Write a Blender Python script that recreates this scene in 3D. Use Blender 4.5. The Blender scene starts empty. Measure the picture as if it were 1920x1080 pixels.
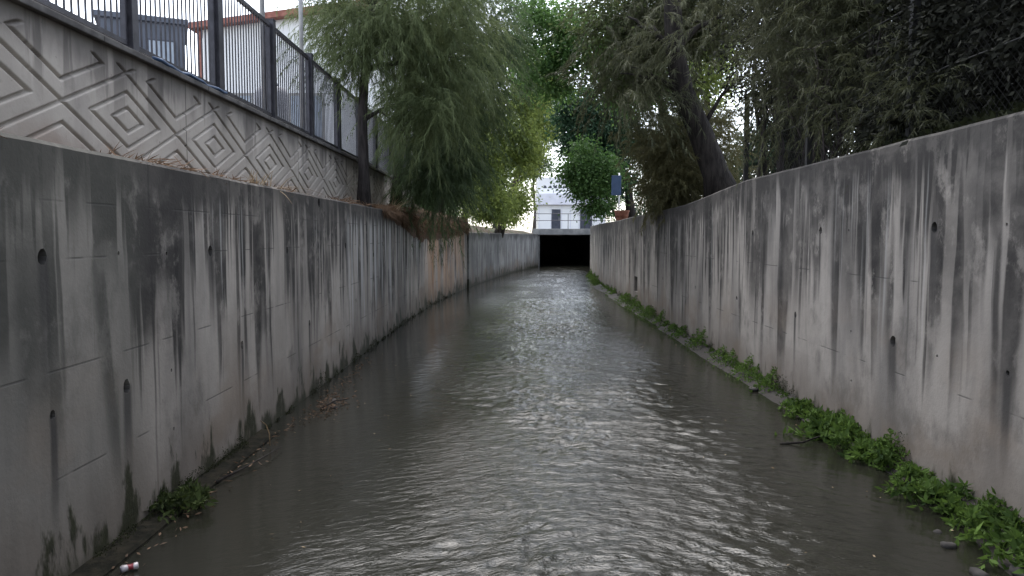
import bpy, bmesh, math, random
import numpy as np
from mathutils import Vector

scene = bpy.context.scene
COL = scene.collection
random.seed(4)

# ------------------------------------------------------------------ helpers
def tag(o, label=None, cat=None, group=None, kind=None):
    if label: o['label'] = label
    if cat: o['category'] = cat
    if group: o['group'] = group
    if kind: o['kind'] = kind
    return o

def empty(name, loc=(0, 0, 0), rz=0.0):
    o = bpy.data.objects.new(name, None)
    o.empty_display_size = 0.2
    o.location = loc
    o.rotation_euler = (0, 0, rz)
    COL.objects.link(o)
    return o

def link(name, me, mat, parent=None):
    o = bpy.data.objects.new(name, me)
    if mat: me.materials.append(mat)
    COL.objects.link(o)
    if parent: o.parent = parent
    return o

def np_mesh(name, verts, faces, mat, parent=None, tint=None, smooth=False):
    """faces: (n,3) or (n,4) int array"""
    verts = np.asarray(verts, dtype=np.float32)
    faces = np.asarray(faces, dtype=np.int32)
    me = bpy.data.meshes.new(name)
    n, k = faces.shape
    me.vertices.add(len(verts)); me.vertices.foreach_set('co', verts.ravel())
    me.loops.add(n * k); me.loops.foreach_set('vertex_index', faces.ravel())
    me.polygons.add(n)
    me.polygons.foreach_set('loop_start', np.arange(0, n * k, k, dtype=np.int32))
    if smooth:
        me.polygons.foreach_set('use_smooth', np.ones(n, dtype=bool))
    if tint is not None:
        a = me.attributes.new('tint', 'FLOAT', 'POINT')
        a.data.foreach_set('value', np.asarray(tint, dtype=np.float32))
    me.update(calc_edges=True)
    return link(name, me, mat, parent)

class MB:
    """collects boxes, bars, tubes and loose polygons into one mesh"""
    def __init__(s): s.v = []; s.f = []; s.sm = []
    def add(s, vs, fs, smooth=False):
        b = len(s.v); s.v += [tuple(v) for v in vs]
        s.f += [tuple(b + i for i in f) for f in fs]; s.sm += [smooth] * len(fs)
    def box(s, x0, x1, y0, y1, z0, z1):
        vs = [(x0,y0,z0),(x1,y0,z0),(x1,y1,z0),(x0,y1,z0),(x0,y0,z1),(x1,y0,z1),(x1,y1,z1),(x0,y1,z1)]
        s.add(vs, [(3,2,1,0),(4,5,6,7),(0,1,5,4),(1,2,6,5),(2,3,7,6),(3,0,4,7)])
    def tube(s, pts, rad, n=8, cap=True):
        pts = [Vector(p) for p in pts]
        if not hasattr(rad, '__len__'): rad = [rad] * len(pts)
        vs = []; ref = None
        for i, p in enumerate(pts):
            t = (pts[min(i+1, len(pts)-1)] - pts[max(i-1, 0)]).normalized()
            if ref is None:
                ref = Vector((1,0,0)) if abs(t.x) < .8 else Vector((0,1,0))
            a = (ref - t * ref.dot(t)).normalized(); ref = a
            b = t.cross(a)
            for k in range(n):
                w = 2*math.pi*k/n
                vs.append(p + (a*math.cos(w) + b*math.sin(w)) * rad[i])
        fs = []
        for i in range(len(pts)-1):
            for k in range(n):
                k2 = (k+1) % n
                fs.append((i*n+k, i*n+k2, (i+1)*n+k2, (i+1)*n+k))
        if cap:
            fs.append(tuple(range(n-1, -1, -1)))
            fs.append(tuple((len(pts)-1)*n + k for k in range(n)))
        s.add(vs, fs, True)
    def build(s, name, mat, parent=None, bevel=0):
        me = bpy.data.meshes.new(name)
        me.from_pydata(s.v, [], s.f)
        me.polygons.foreach_set('use_smooth', np.array(s.sm, dtype=bool))
        me.update()
        o = link(name, me, mat, parent)
        if bevel:
            m = o.modifiers.new('bevel', 'BEVEL'); m.width = bevel; m.segments = 2; m.limit_method = 'ANGLE'
        return o

def copy_tree(o, parent=None):
    c = o.copy(); COL.objects.link(c)
    if parent: c.parent = parent
    for ch in list(o.children): copy_tree(ch, c)
    return c

# lattice value noise, numpy
def vnoise(x, y, seed=0):
    xi = np.floor(x).astype(np.int64); yi = np.floor(y).astype(np.int64)
    fx = x - xi; fy = y - yi
    fx = fx*fx*fx*(fx*(fx*6-15)+10); fy = fy*fy*fy*(fy*(fy*6-15)+10)
    def h(a, b):
        n = (a*374761393 + b*668265263 + seed*1442695041) & 0x7fffffff
        n = ((n ^ (n >> 13)) * 1274126177) & 0x7fffffff
        return ((n ^ (n >> 16)) & 0xffff) / 65535.0
    return (h(xi,yi)*(1-fx)+h(xi+1,yi)*fx)*(1-fy) + (h(xi,yi+1)*(1-fx)+h(xi+1,yi+1)*fx)*fy

def pnoise(x, y, seed=0):
    xi = np.floor(x).astype(np.int64); yi = np.floor(y).astype(np.int64); fx = x-xi; fy = y-yi
    u = fx*fx*fx*(fx*(fx*6-15)+10); v = fy*fy*fy*(fy*(fy*6-15)+10)
    def g(a, b, dx, dy):
        n = (a*374761393 + b*668265263 + seed*1442695041) & 0x7fffffff
        n = ((n ^ (n >> 13)) * 1274126177) & 0x7fffffff
        w = ((n ^ (n >> 16)) & 0xffff)/65535.0*2*np.pi
        return np.cos(w)*dx+np.sin(w)*dy
    return (g(xi,yi,fx,fy)*(1-u)+g(xi+1,yi,fx-1,fy)*u)*(1-v)+(g(xi,yi+1,fx,fy-1)*(1-u)+g(xi+1,yi+1,fx-1,fy-1)*u)*v
# ------------------------------------------------------------------ materials
class NT:
    def __init__(s, name):
        s.m = bpy.data.materials.new(name); s.m.use_nodes = True
        s.t = s.m.node_tree; s.n = s.t.nodes; s.n.clear()
        s.out = s.n.new('ShaderNodeOutputMaterial')
    def node(s, typ, **kw):
        n = s.n.new(typ)
        for k, v in kw.items(): setattr(n, k, v)
        return n
    def put(s, sock, val):
        if isinstance(val, bpy.types.NodeSocket): s.t.links.new(val, sock)
        elif val is not None: sock.default_value = val
    def math(s, op, a, b=None, c=None, clamp=False):
        n = s.node('ShaderNodeMath', operation=op, use_clamp=clamp)
        s.put(n.inputs[0], a)
        if b is not None: s.put(n.inputs[1], b)
        if c is not None: s.put(n.inputs[2], c)
        return n.outputs[0]
    def step(s, v, lo, hi, a=0.0, b=1.0):
        n = s.node('ShaderNodeMapRange', interpolation_type='SMOOTHSTEP')
        s.put(n.inputs[0], v); s.put(n.inputs[1], lo); s.put(n.inputs[2], hi); s.put(n.inputs[3], a); s.put(n.inputs[4], b)
        return n.outputs[0]
    def lin(s, v, lo, hi, a=0.0, b=1.0):
        n = s.node('ShaderNodeMapRange')
        s.put(n.inputs[0], v); s.put(n.inputs[1], lo); s.put(n.inputs[2], hi); s.put(n.inputs[3], a); s.put(n.inputs[4], b)
        return n.outputs[0]
    def pos(s): return s.node('ShaderNodeTexCoord').outputs['Object']
    def sep(s, v):
        n = s.node('ShaderNodeSeparateXYZ'); s.put(n.inputs[0], v); return n.outputs
    def vec(s, x, y, z):
        n = s.node('ShaderNodeCombineXYZ')
        for i, q in enumerate((x, y, z)): s.put(n.inputs[i], q)
        return n.outputs[0]
    def noise(s, vec, scale=1.0, detail=3.0, rough=0.55, dist=0.0):
        n = s.node('ShaderNodeTexNoise'); s.put(n.inputs['Vector'], vec)
        n.inputs['Scale'].default_value = scale; n.inputs['Detail'].default_value = detail
        n.inputs['Roughness'].default_value = rough; n.inputs['Distortion'].default_value = dist
        return n.outputs[0]
    def mix(s, f, a, b, blend='MIX'):
        n = s.node('ShaderNodeMix', data_type='RGBA', blend_type=blend)
        s.put(n.inputs[0], f)
        for i, q in ((6, a), (7, b)):
            if isinstance(q, tuple) and len(q) == 3: q = (*q, 1)
            s.put(n.inputs[i], q)
        return n.outputs[2]
    def bump(s, h, strength=.3, dist=.02, normal=None):
        n = s.node('ShaderNodeBump'); n.inputs['Strength'].default_value = strength
        n.inputs['Distance'].default_value = dist; s.put(n.inputs['Height'], h)
        if normal is not None: s.put(n.inputs['Normal'], normal)
        return n.outputs[0]
    def bsdf(s, col, rough=.6, metal=0.0, normal=None, spec=.5, ior=None):
        n = s.node('ShaderNodeBsdfPrincipled')
        if isinstance(col, tuple) and len(col) == 3: col = (*col, 1)
        s.put(n.inputs['Base Color'], col); s.put(n.inputs['Roughness'], rough); s.put(n.inputs['Metallic'], metal)
        n.inputs['Specular IOR Level'].default_value = spec
        if ior: n.inputs['IOR'].default_value = ior
        if normal is not None: s.put(n.inputs['Normal'], normal)
        return n
    def done(s, shader):
        s.t.links.new(shader if isinstance(shader, bpy.types.NodeSocket) else shader.outputs[0], s.out.inputs[0])
        return s.m

def plain(name, c1, c2, scale=6, rough=.6, metal=0.0, bump=.15):
    t = NT(name); p = t.pos(); n = t.noise(p, scale, 5)
    return t.done(t.bsdf(t.mix(t.step(n, .35, .68), c1, c2), rough, metal, t.bump(t.noise(p, scale*5, 4), bump, .01)))

def leaf_mat_flat(name):
    t = NT(name); p = t.pos(); n = t.noise(p, 11, 6, .65)
    return t.done(t.bsdf(t.mix(t.step(n, .35, .7), (.008,.008,.006), (.026,.023,.016)), .95, normal=t.bump(n, .6, .02), spec=.1))
def leaf_mat(name, c_dark, c_light, trans=.35, rough=.6):
    t = NT(name)
    a = t.node('ShaderNodeAttribute', attribute_name='tint').outputs['Fac']
    c = t.mix(a, c_dark, c_light)
    d = t.bsdf(c, rough, spec=.25)
    tr = t.node('ShaderNodeBsdfTranslucent'); t.put(tr.inputs[0], t.mix(.5, c, c_light))
    m = t.node('ShaderNodeMixShader'); m.inputs[0].default_value = trans
    t.t.links.new(d.outputs[0], m.inputs[1]); t.t.links.new(tr.outputs[0], m.inputs[2])
    return t.done(m)

def concrete(name, tops, seed, base_a, base_b, dark=.62, white=.5, joints=(), olive_before=None, rust=None, lifts=(), band_h=.55, lime=None, tongue_h=.62, curtain=1.0, holes=()):
    """poured wall with run-off streaks. tops: list of (y, top height) giving the wall's own top edge"""
    t = NT(name); p = t.pos(); X, Y, Z = t.sep(p)
    # local top height, piecewise along the wall
    top = tops[0][1]
    for (y0, h0), (y1, h1) in zip(tops[:-1], tops[1:]):
        top = t.math('ADD', top, t.lin(Y, y0, y1, 0.0, h1-h0))
    h = t.math('SUBTRACT', top, Z)
    wob = t.math('MULTIPLY', t.math('SUBTRACT', t.noise(t.vec(t.math('MULTIPLY', Y, 1.5), seed, t.math('MULTIPLY', Z, 1.4)), 1, 3), .5), .06)
    U = t.math('ADD', Y, wob)
    def col_noise(f, zs, sd, detail=2.0):
        return t.noise(t.vec(t.math('MULTIPLY', U, f), seed*3.1+sd, t.math('MULTIPLY', Z, zs)), 1, detail, .6)
    big = t.noise(t.vec(t.math('MULTIPLY', Y, .55), seed, t.math('MULTIPLY', Z, .55)), 1, 4)
    fine = t.noise(p, 9, 6, .65)
    col = t.mix(t.step(big, .35, .68), base_a, base_b)
    col = t.mix(t.math('MULTIPLY', t.step(fine, .42, .75), .35), col, t.mix(.5, base_a, (.14,.135,.125)))
    col = t.mix(t.step(col_noise(1.3, .25, 51, 4), .42, .68), col, t.mix(.55, col, (.07,.068,.066)))
    blot = t.step(t.noise(t.vec(t.math('MULTIPLY', Y, 1.5), seed+37, t.math('MULTIPLY', Z, 1.0)), 1, 7, .68), .52, .66)
    col = t.mix(t.math('MULTIPLY', blot, .55), col, (.085,.078,.07))
    # boards of the formwork: each its own slight tone
    wn = t.node('ShaderNodeTexWhiteNoise', noise_dimensions='2D')
    t.put(wn.inputs['Vector'], t.vec(t.math('FLOOR', t.math('MULTIPLY', Y, .62)), t.math('FLOOR', t.math('MULTIPLY', Z, 1.55)), 0))
    col = t.mix(t.math('MULTIPLY', wn.outputs['Value'], .16), col, (.12,.115,.11))
    # broad and narrow dark run-off streaks starting at the top edge
    soot = (.024,.022,.021)
    total = None
    for f, zs, sd, ln, lo, hi, k in ((1.0,.10,1,2.2,.51,.57,.85), (2.3,.14,2,2.7,.50,.55,1.0), (5.0,.22,3,2.5,.545,.59,.95), (11,.3,5,2.2,.585,.63,.6)):
        n = col_noise(f, zs, sd)
        # a run has fairly sharp sides, its own length and a slowly fading blunt end
        L = t.math('MULTIPLY', t.step(t.noise(t.vec(t.math('MULTIPLY', U, f*.8), seed*1.7+sd+.5, 0), 1, 2), .3, .7, .25, 1.0), ln)
        m = t.math('MULTIPLY', t.step(n, lo, hi), t.step(t.math('SUBTRACT', h, L), -.7, .25, 1.0, 0.0))
        m = t.math('MULTIPLY', m, t.lin(t.noise(t.vec(t.math('MULTIPLY', U, f*1.3), sd*2.0, t.math('MULTIPLY', Z, .8)), 1, 3), .3, .62, k*.62, k))
        total = m if total is None else t.math('MAXIMUM', total, m)
    # a curtain of soot hanging from the crest, every column with its own length
    cl = t.math('ADD', .12, t.math('MULTIPLY', t.step(col_noise(2.2, .05, 41), .40, .56), .5*curtain))
    cl = t.math('ADD', cl, t.math('MULTIPLY', t.step(col_noise(6.0, .06, 42), .47, .57), .75*curtain))
    cl = t.math('ADD', cl, t.math('MULTIPLY', t.step(col_noise(1.1, .05, 43), .55, .68), .8*curtain))
    cm_ = t.step(t.math('SUBTRACT', h, cl), -.40, .10, .95, 0.0)
    total = t.math('MAXIMUM', total, cm_)
    patch = t.step(t.noise(t.vec(t.math('MULTIPLY', Y, 1.6), seed+7, t.math('MULTIPLY', Z, 2.6)), 1, 5, .65),   .3, .58, .75, 1.0)
    total = t.math('MULTIPLY', t.math('MULTIPLY', total, patch), dark)
    # flaked, paler blotches breaking up the soot
    flake = t.step(t.noise(t.vec(t.math('MULTIPLY', Y, 2.6), seed+17, t.math('MULTIPLY', Z, 1.9)), 1, 7, .72), .52, .64, 1.0, .45)
    total = t.math('MULTIPLY', total, flake)
    band = t.step(t.math('ADD', h, t.math('MULTIPLY', t.math('SUBTRACT', col_noise(4, .5, 9, 4), .5), 1.1)), .25*band_h, band_h, .93, 0.0)
    total = t.math('MAXIMUM', total, t.math('MULTIPLY', band, t.lin(big, .3, .6, .6, 1.0)))
    col = t.mix(total, col, soot)
    # pale lime runs
    wl = t.math('MULTIPLY', t.step(col_noise(11, .18, 11), .585, .70), t.step(t.noise(t.vec(t.math('MULTIPLY', Y, .5), seed+2, 0), 1, 1), .42, .62))
    if lime is not None:
        wl = t.math('ADD', t.math('MULTIPLY', wl, .6), t.math('MULTIPLY', t.step(col_noise(7.5, .12, 14), .50, .60), t.math('MULTIPLY', t.step(Y, lime[0], lime[0]+1), t.step(Y, lime[1]-1, lime[1], 1.0, 0.0))), clamp=True)
    wl = t.math('MULTIPLY', wl, t.step(t.math('SUBTRACT', h, t.math('MULTIPLY', col_noise(5, .1, 12), 3.2)), -.5, .3, 1.0, 0.0))
    wl = t.math('MULTIPLY', wl, t.step(h, .12, .45))
    col = t.mix(t.math('MULTIPLY', wl, white), col, (.44,.43,.41))
    if olive_before is not None:
        col = t.mix(t.step(Y, olive_before-.35, olive_before+.05, .42, 0.0), col, (.085,.085,.07))
    if rust is not None:
        r0, r1 = rust
        rm = t.math('MULTIPLY', t.step(Y, r0-.7, r0+.4), t.step(Y, r1-.3, r1+.6, 1.0, 0.0))
        rm = t.math('MULTIPLY', rm, t.step(col_noise(2.6, .6, 15, 4), .34, .6))
        col = t.mix(t.math('MULTIPLY', rm, t.lin(col_noise(9, .2, 61), .35, .65, .25, .82)), col, (.44,.25,.13))
    warm = t.math('MULTIPLY', t.step(t.noise(t.vec(t.math('MULTIPLY', Y, .8), seed+27, t.math('MULTIPLY', Z, 1.1)), 1, 4), .5, .66), t.step(Z, .1, 1.6, .75, 0.0))
    col = t.mix(warm, col, (.22,.175,.135))
    for hy, hz, hw in holes:
        du = t.math('ABSOLUTE', t.math('SUBTRACT', U, hy)); dz = t.math('SUBTRACT', hz, Z)
        hm = t.math('MULTIPLY', t.math('MULTIPLY', t.step(du, hw*.5, hw*1.5, 1.0, 0.0), t.step(dz, -.03, .02)), t.step(dz, .1, .85, .85, 0.0))
        col = t.mix(hm, col, (.045,.042,.04))
    # lift lines and pour joints
    zj = None
    for zz in lifts:
        d = t.math('ABSOLUTE', t.math('SUBTRACT', Z, t.math('ADD', zz, t.math('MULTIPLY', wob, .12))))
        l = t.math('MULTIPLY', t.step(d, .002, .009, 1.0, 0.0), t.step(t.noise(t.vec(t.math('MULTIPLY', Y, 2.2), zz*9, seed), 1, 2), .5, .58))
        zj = l if zj is None else t.math('MAXIMUM', zj, l)
    if zj is not None: col = t.mix(t.math('MULTIPLY', zj, .6), col, (.05,.048,.045))
    for yy in joints:
        d = t.math('ABSOLUTE', t.math('SUBTRACT', U, yy))
        l = t.math('MULTIPLY', t.step(d, .004, .022, 1.0, 0.0), t.lin(col_noise(2, 1.5, 21), .3, .6, .45, 1.0))
        col = t.mix(t.math('MULTIPLY', l, .85), col, (.03,.028,.026))
    # silt tide mark, wet foot and moss tongues at the water
    tide = t.step(t.math('ADD', Z, t.math('MULTIPLY', t.math('SUBTRACT', col_noise(1.7, 1.2, 31, 4), .5), .9)), .1, .75, .55, 0.0)
    col = t.mix(tide, col, (.12,.095,.075))
    tongue = t.math('ADD', .06, t.math('MULTIPLY', t.math('POWER', t.step(col_noise(4.2, 1.6, 33, 5), .36, .74), 1.4), tongue_h))
    moss = t.step(t.math('SUBTRACT', Z, tongue), -.14, .06, 1.0, 0.0)
    mcol = t.mix(t.noise(p, 14, 4), (.012,.012,.008), (.035,.04,.016))
    col = t.mix(t.math('MULTIPLY', moss, .94), col, mcol)
    rough = t.lin(moss, 0, 1, .88, .6)
    hgt = t.math('ADD', t.math('ADD', t.math('MULTIPLY', fine, .5), t.noise(p, 38, 4, .6)), t.math('MULTIPLY', big, 2.0))
    if zj is not None: hgt = t.math('SUBTRACT', hgt, zj)
    hgt = t.math('ADD', hgt, t.math('MULTIPLY', t.math('MULTIPLY', moss, t.noise(p, 25, 5, .7)), 3))
    return t.done(t.bsdf(col, rough, normal=t.bump(hgt, .22, .010), spec=.3))

M = {}
M['wall_left'] = concrete('stained_concrete_dark', [(-5,2.53),(60,2.53)], 2.0, (.335,.302,.265), (.42,.382,.338), dark=1.0, white=.9, band_h=.42, lime=(11,20), tongue_h=.5, holes=((4.09,1.89,.045),(6.35,1.88,.05),(4.92,1.0,.05),(4.12,1.0,.03),(7.03,.97,.03),(8.49,1.84,.04),(9.35,.91,.04)),
                          joints=(5.31, 13.9, 21.6), olive_before=5.3, rust=(21, 28.2), lifts=(.62,1.24,1.87,2.2))
M['wall_right'] = concrete('stained_concrete_grey', [(-5,2.85),(11,2.82),(15,2.62),(26,2.52),(60,2.5)], 11.0, (.315,.286,.253), (.395,.36,.32), dark=1.0, white=.4, band_h=.5, curtain=.75, holes=((6.6,1.07,.07),(6.01,2.07,.05),(8.92,1.06,.03),(5.05,1.07,.04),(8.25,2.06,.02),(10.6,2.05,.05)), tongue_h=.28,
                           joints=(16.2,), lifts=(1.62,.8))
M['wall_far'] = concrete('pale_concrete', [(20,2.16),(60,2.16)], 23.0, (.25,.25,.24), (.33,.33,.31), dark=.55, white=.3, lifts=(1.2,))

def pattern_mat():
    t = NT('cast_pattern_concrete'); p = t.pos(); X, Y, Z = t.sep(p)
    big = t.noise(p, .9, 4); fine = t.noise(p, 12, 5, .6)
    col = t.mix(t.step(big, .35, .65), (.33,.30,.268), (.42,.385,.345))
    col = t.mix(t.math('MULTIPLY', t.step(t.noise(t.vec(0, t.math('MULTIPLY', Y, 2.0), t.math('MULTIPLY', Z, .35)), 1, 4), .5, .74), .5), col, (.17,.155,.15))
    top = t.step(t.math('ADD', Z, t.math('MULTIPLY', t.math('SUBTRACT', t.noise(t.vec(0, t.math('MULTIPLY', Y, 3), t.math('MULTIPLY', Z, 1.2)), 1, 4), .5), .7)), 3.2, 3.52)
    col = t.mix(t.math('MULTIPLY', top, .72), col, (.06,.055,.052))
    col = t.mix(t.math('MULTIPLY', t.step(fine, .55, .8), .3), col, (.16,.15,.14))
    col = t.mix(t.math('MULTIPLY', t.step(t.noise(p, 26, 2), .74, .8), .7), col, (.06,.055,.05))
    for yy in (3.72, 7.56, 11.42, 15.3, 19.1):
        jd = t.step(t.math('ABSOLUTE', t.math('SUBTRACT', Y, yy)), .005, .012, .8, 0.0); col = t.mix(jd, col, (.05,.045,.042))
    run = t.math('MULTIPLY', t.step(t.noise(t.vec(0, t.math('MULTIPLY', Y, 5), t.math('MULTIPLY', Z, .5)), 1, 4), .52, .6), t.step(t.math('ADD', Z, t.math('MULTIPLY', t.noise(t.vec(0, t.math('MULTIPLY', Y, 2.3), 4), 1, 2), .9)), 3.3, 3.8))
    col = t.mix(t.math('MULTIPLY', run, .6), col, (.07,.062,.058))
    earth = t.step(t.math('ADD', Z, t.math('MULTIPLY', t.math('SUBTRACT', t.noise(p, 1.8, 4), .5), .7)), 2.5, 2.85, .5, 0.0)
    col = t.mix(earth, col, (.24,.165,.125))
    return t.done(t.bsdf(col, .88, normal=t.bump(t.math('ADD', fine, t.noise(p, 45, 4)), .3, .006), spec=.3))
M['pattern'] = pattern_mat()
M['coping'] = plain('coping_concrete', (.05,.047,.046), (.11,.105,.10), 5, .85)
M['pale_concrete'] = plain('pale_slab_concrete', (.26,.25,.24), (.36,.35,.33), 3, .85)
M['dark_concrete'] = plain('dark_tunnel_concrete', (.18,.18,.18), (.28,.275,.265), 3, .9)
M['fence'] = plain('dark_fence_paint', (.028,.027,.034), (.05,.048,.06), 9, .45, .3, .05)
M['fence_black'] = plain('blackened_fence_steel', (.010,.010,.010), (.02,.019,.019), 9, .7, 0, .05)
M['footing'] = leaf_mat_flat('silted_footing')
M['galv'] = plain('grey_pipe_steel', (.22,.22,.22), (.32,.31,.30), 6, .5, .4, .05)
M['blue'] = plain('blue_hose_plastic', (.015,.045,.11), (.02,.06,.14), 8, .45, 0, .02)
M['white_wall'] = plain('white_render', (.80,.80,.81), (.85,.85,.85), .8, .8)
M['pale_lilac'] = plain('pale_lilac_board', (.68,.68,.76), (.76,.76,.82), 2, .6)
M['red_roof'] = plain('faded_red_tiles', (.20,.07,.05), (.34,.14,.11), 5, .8)
M['slate'] = plain('slate_grey_cladding', (.055,.065,.09), (.08,.09,.12), 2, .5)
M['glass'] = plain('window_glass', (.20,.24,.30), (.32,.36,.42), 1.5, .12, 0, 0)
M['grey_block'] = plain('grey_tank_plastic', (.20,.20,.22), (.27,.27,.29), 3, .6)
M['dark_door'] = plain('dark_blue_door', (.03,.035,.055), (.045,.05,.075), 4, .5)
M['blue_sign'] = plain('blue_board', (.035,.065,.13), (.05,.085,.17), 3, .5, 0, .02)
M['white_paint'] = plain('white_post_paint', (.7,.7,.7), (.8,.8,.8), 6, .5)
M['soil'] = plain('brown_soil', (.045,.034,.026), (.10,.075,.055), 5, .95, 0, .6)
M['terrace'] = plain('paved_terrace', (.22,.21,.20), (.30,.29,.28), 2, .9)
M['litter'] = leaf_mat('dry_needles', (.07,.05,.036), (.26,.165,.105), .15, .9)
M['straw'] = leaf_mat('dry_straw', (.18,.125,.07), (.42,.33,.22), .2, .8)
M['stone'] = plain('wet_stone', (.018,.016,.015), (.05,.045,.042), 9, .85)
M['mud'] = plain('wet_mud', (.010,.0085,.007), (.024,.019,.015), 7, .8, 0, .7)
M['can'] = plain('white_can_paint', (.36,.33,.34), (.5,.47,.48), 10, .35, .2, .02)
M['can_red'] = plain('maroon_can_paint', (.14,.015,.025), (.24,.03,.04), 10, .35, .2, .02)
M['alu'] = plain('can_metal', (.35,.33,.4), (.5,.48,.52), 10, .3, .8, .02)
M['red'] = plain('rust_red_clay', (.20,.07,.045), (.34,.15,.10), 6, .8)

def bark(name, a, b):
    t = NT(name); p = t.pos(); X, Y, Z = t.sep(p)
    n = t.noise(t.vec(t.math('MULTIPLY', X, 14), t.math('MULTIPLY', Y, 14), t.math('MULTIPLY', Z, 2.2)), 1, 5, .65)
    return t.done(t.bsdf(t.mix(t.step(n, .35, .65), a, b), .9, normal=t.bump(n, .8, .03), spec=.2))
M['bark_dark'] = bark('dark_bark', (.022,.019,.019), (.06,.052,.05))
M['bark_lean'] = bark('deep_brown_bark', (.012,.010,.009), (.034,.029,.026))  # the leaning trunk's own dark brown bark
M['bark_grey'] = bark('grey_bark', (.05,.042,.038), (.13,.11,.10))
M['twig'] = bark('dry_twig_bark', (.035,.028,.028), (.085,.07,.068))
M['wet_twig'] = bark('wet_twig_bark', (.012,.01,.009), (.035,.03,.026))

M['feather_green'] = leaf_mat('feathery_green', (.052,.074,.030), (.185,.225,.10), .42)
M['feather_deep'] = leaf_mat('feathery_deep_green', (.036,.060,.028), (.135,.185,.085), .40)
M['yellow_green'] = leaf_mat('yellow_green_leaf', (.06,.10,.025), (.31,.37,.10), .5)
M['pale_green'] = leaf_mat('pale_far_leaf', (.085,.12,.05), (.24,.30,.145), .45)
M['mid_green'] = leaf_mat('mid_green_leaf', (.035,.085,.025), (.15,.26,.075), .5)
M['deep_green'] = leaf_mat('deep_green_leaf', (.012,.036,.020), (.05,.105,.05), .32)
M['bright_green'] = leaf_mat('bright_green_leaf', (.026,.064,.018), (.10,.185,.05), .4)
M['olive'] = leaf_mat('olive_brown_needles', (.066,.062,.029), (.20,.186,.086), .38)
M['brown_olive'] = leaf_mat('brown_olive_leaf', (.036,.040,.021), (.125,.132,.068), .3)  # brown olive foliage colour
M['dull_green'] = leaf_mat('dull_green_leaf', (.034,.046,.018), (.11,.145,.052), .38)  # dull green broadleaf colour
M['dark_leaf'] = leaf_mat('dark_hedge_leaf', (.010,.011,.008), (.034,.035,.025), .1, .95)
M['weed'] = leaf_mat('weed_green', (.012,.032,.007), (.12,.20,.04), .34, .8)
M['tuft'] = leaf_mat('dark_tuft_green', (.012,.018,.006), (.06,.085,.022), .25, .85)
M['moss'] = leaf_mat('moss_green', (.010,.012,.006), (.034,.04,.014), .15, .95)

# ------------------------------------------------------------------ channel geometry
LW = [(-2.6,-3),(-2.6,17),(-2.47,22),(-1.85,29.5),(-1.0,36),(-.2,41.3),(.75,46),(1.6,50)]
RW = [(3.35,-3),(3.35,21),(3.45,30),(3.85,39),(4.75,46),(5.6,50)]
def at_y(path, y):
    for (x0,y0),(x1,y1) in zip(path[:-1], path[1:]):
        if y <= y1: return x0+(x1-x0)*(y-y0)/(y1-y0)
    return path[-1][0]
def curve_pts(path, y0, y1, step):
    n = max(2, int(round((y1-y0)/step))+1)
    ys = np.linspace(y0, y1, n)
    return [(np.mean([at_y(path, min(max(y+d,y0),y1)) for d in (-1.2,-.6,0,.6,1.2)]), y) for y in ys]

def wall_mesh(path, y0, y1, thick, side, top_fn, z0=-.6, step=.5):
    """a swept wall; side=+1 puts the thickness on the +x side. The crest is slightly uneven."""
    pts = curve_pts(path, y0, y1, step); mb = MB(); vs = []
    for x, y in pts:
        z = top_fn(y) + .018*(vnoise(np.array([y*1.7]), np.array([0.5]), 3)[0]-.5)
        vs += [(x,y,z0),(x,y,z-.025),(x+side*.025,y,z),(x+side*thick,y,z),(x+side*thick,y,z0)]
    fs = []; n = 5
    for i in range(len(pts)-1):
        for k in range(n):
            a, b, c, d = i*n+k, i*n+(k+1)%n, (i+1)*n+(k+1)%n, (i+1)*n+k
            fs.append((a,b,c,d) if side < 0 else (d,c,b,a))
    e = (len(pts)-1)*n
    f0 = tuple(range(n)); f1 = tuple(e+k for k in range(n))
    fs.append(f0[::-1] if side < 0 else f0); fs.append(f1 if side < 0 else f1[::-1])
    mb.add(vs, fs); return mb

def cut(o, cutter_mb):
    """drill the weep holes and drains, then forget the drill"""
    bm = bmesh.new(); bm.from_mesh(o.data); bmesh.ops.recalc_face_normals(bm, faces=bm.faces[:]); bm.to_mesh(o.data); bm.free()
    c = cutter_mb.build('drill', None)
    bm = bmesh.new(); bm.from_mesh(c.data); bmesh.ops.recalc_face_normals(bm, faces=bm.faces[:]); bm.to_mesh(c.data); bm.free()
    m = o.modifiers.new('holes', 'BOOLEAN'); m.operation = 'DIFFERENCE'; m.solver = 'EXACT'; m.object = c
    bpy.context.view_layer.update()
    me = bpy.data.meshes.new_from_object(o.evaluated_get(bpy.context.evaluated_depsgraph_get()))
    o.modifiers.clear(); old = o.data; o.data = me
    if not me.materials and old.materials: me.materials.append(old.materials[0])
    me.polygons.foreach_set('use_smooth', np.zeros(len(me.polygons), dtype=bool))
    bpy.data.objects.remove(c)

def hole(mb, x, y, z, rx, rz, depth, n=10, jag=0.12):
    rr = [1+random.uniform(-jag, jag) for _ in range(n)]
    vs = []
    for sx in (-depth, depth):
        for k in range(n):
            w = 2*math.pi*k/n
            vs.append((x+sx, y+rx*rr[k]*math.cos(w), z+rz*rr[k]*math.sin(w)))
    fs = [tuple(range(n-1,-1,-1)), tuple(range(n,2*n))]
    for k in range(n):
        k2 = (k+1) % n; fs.append((k,k2,n+k2,n+k))
    mb.add(vs, fs)

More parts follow.
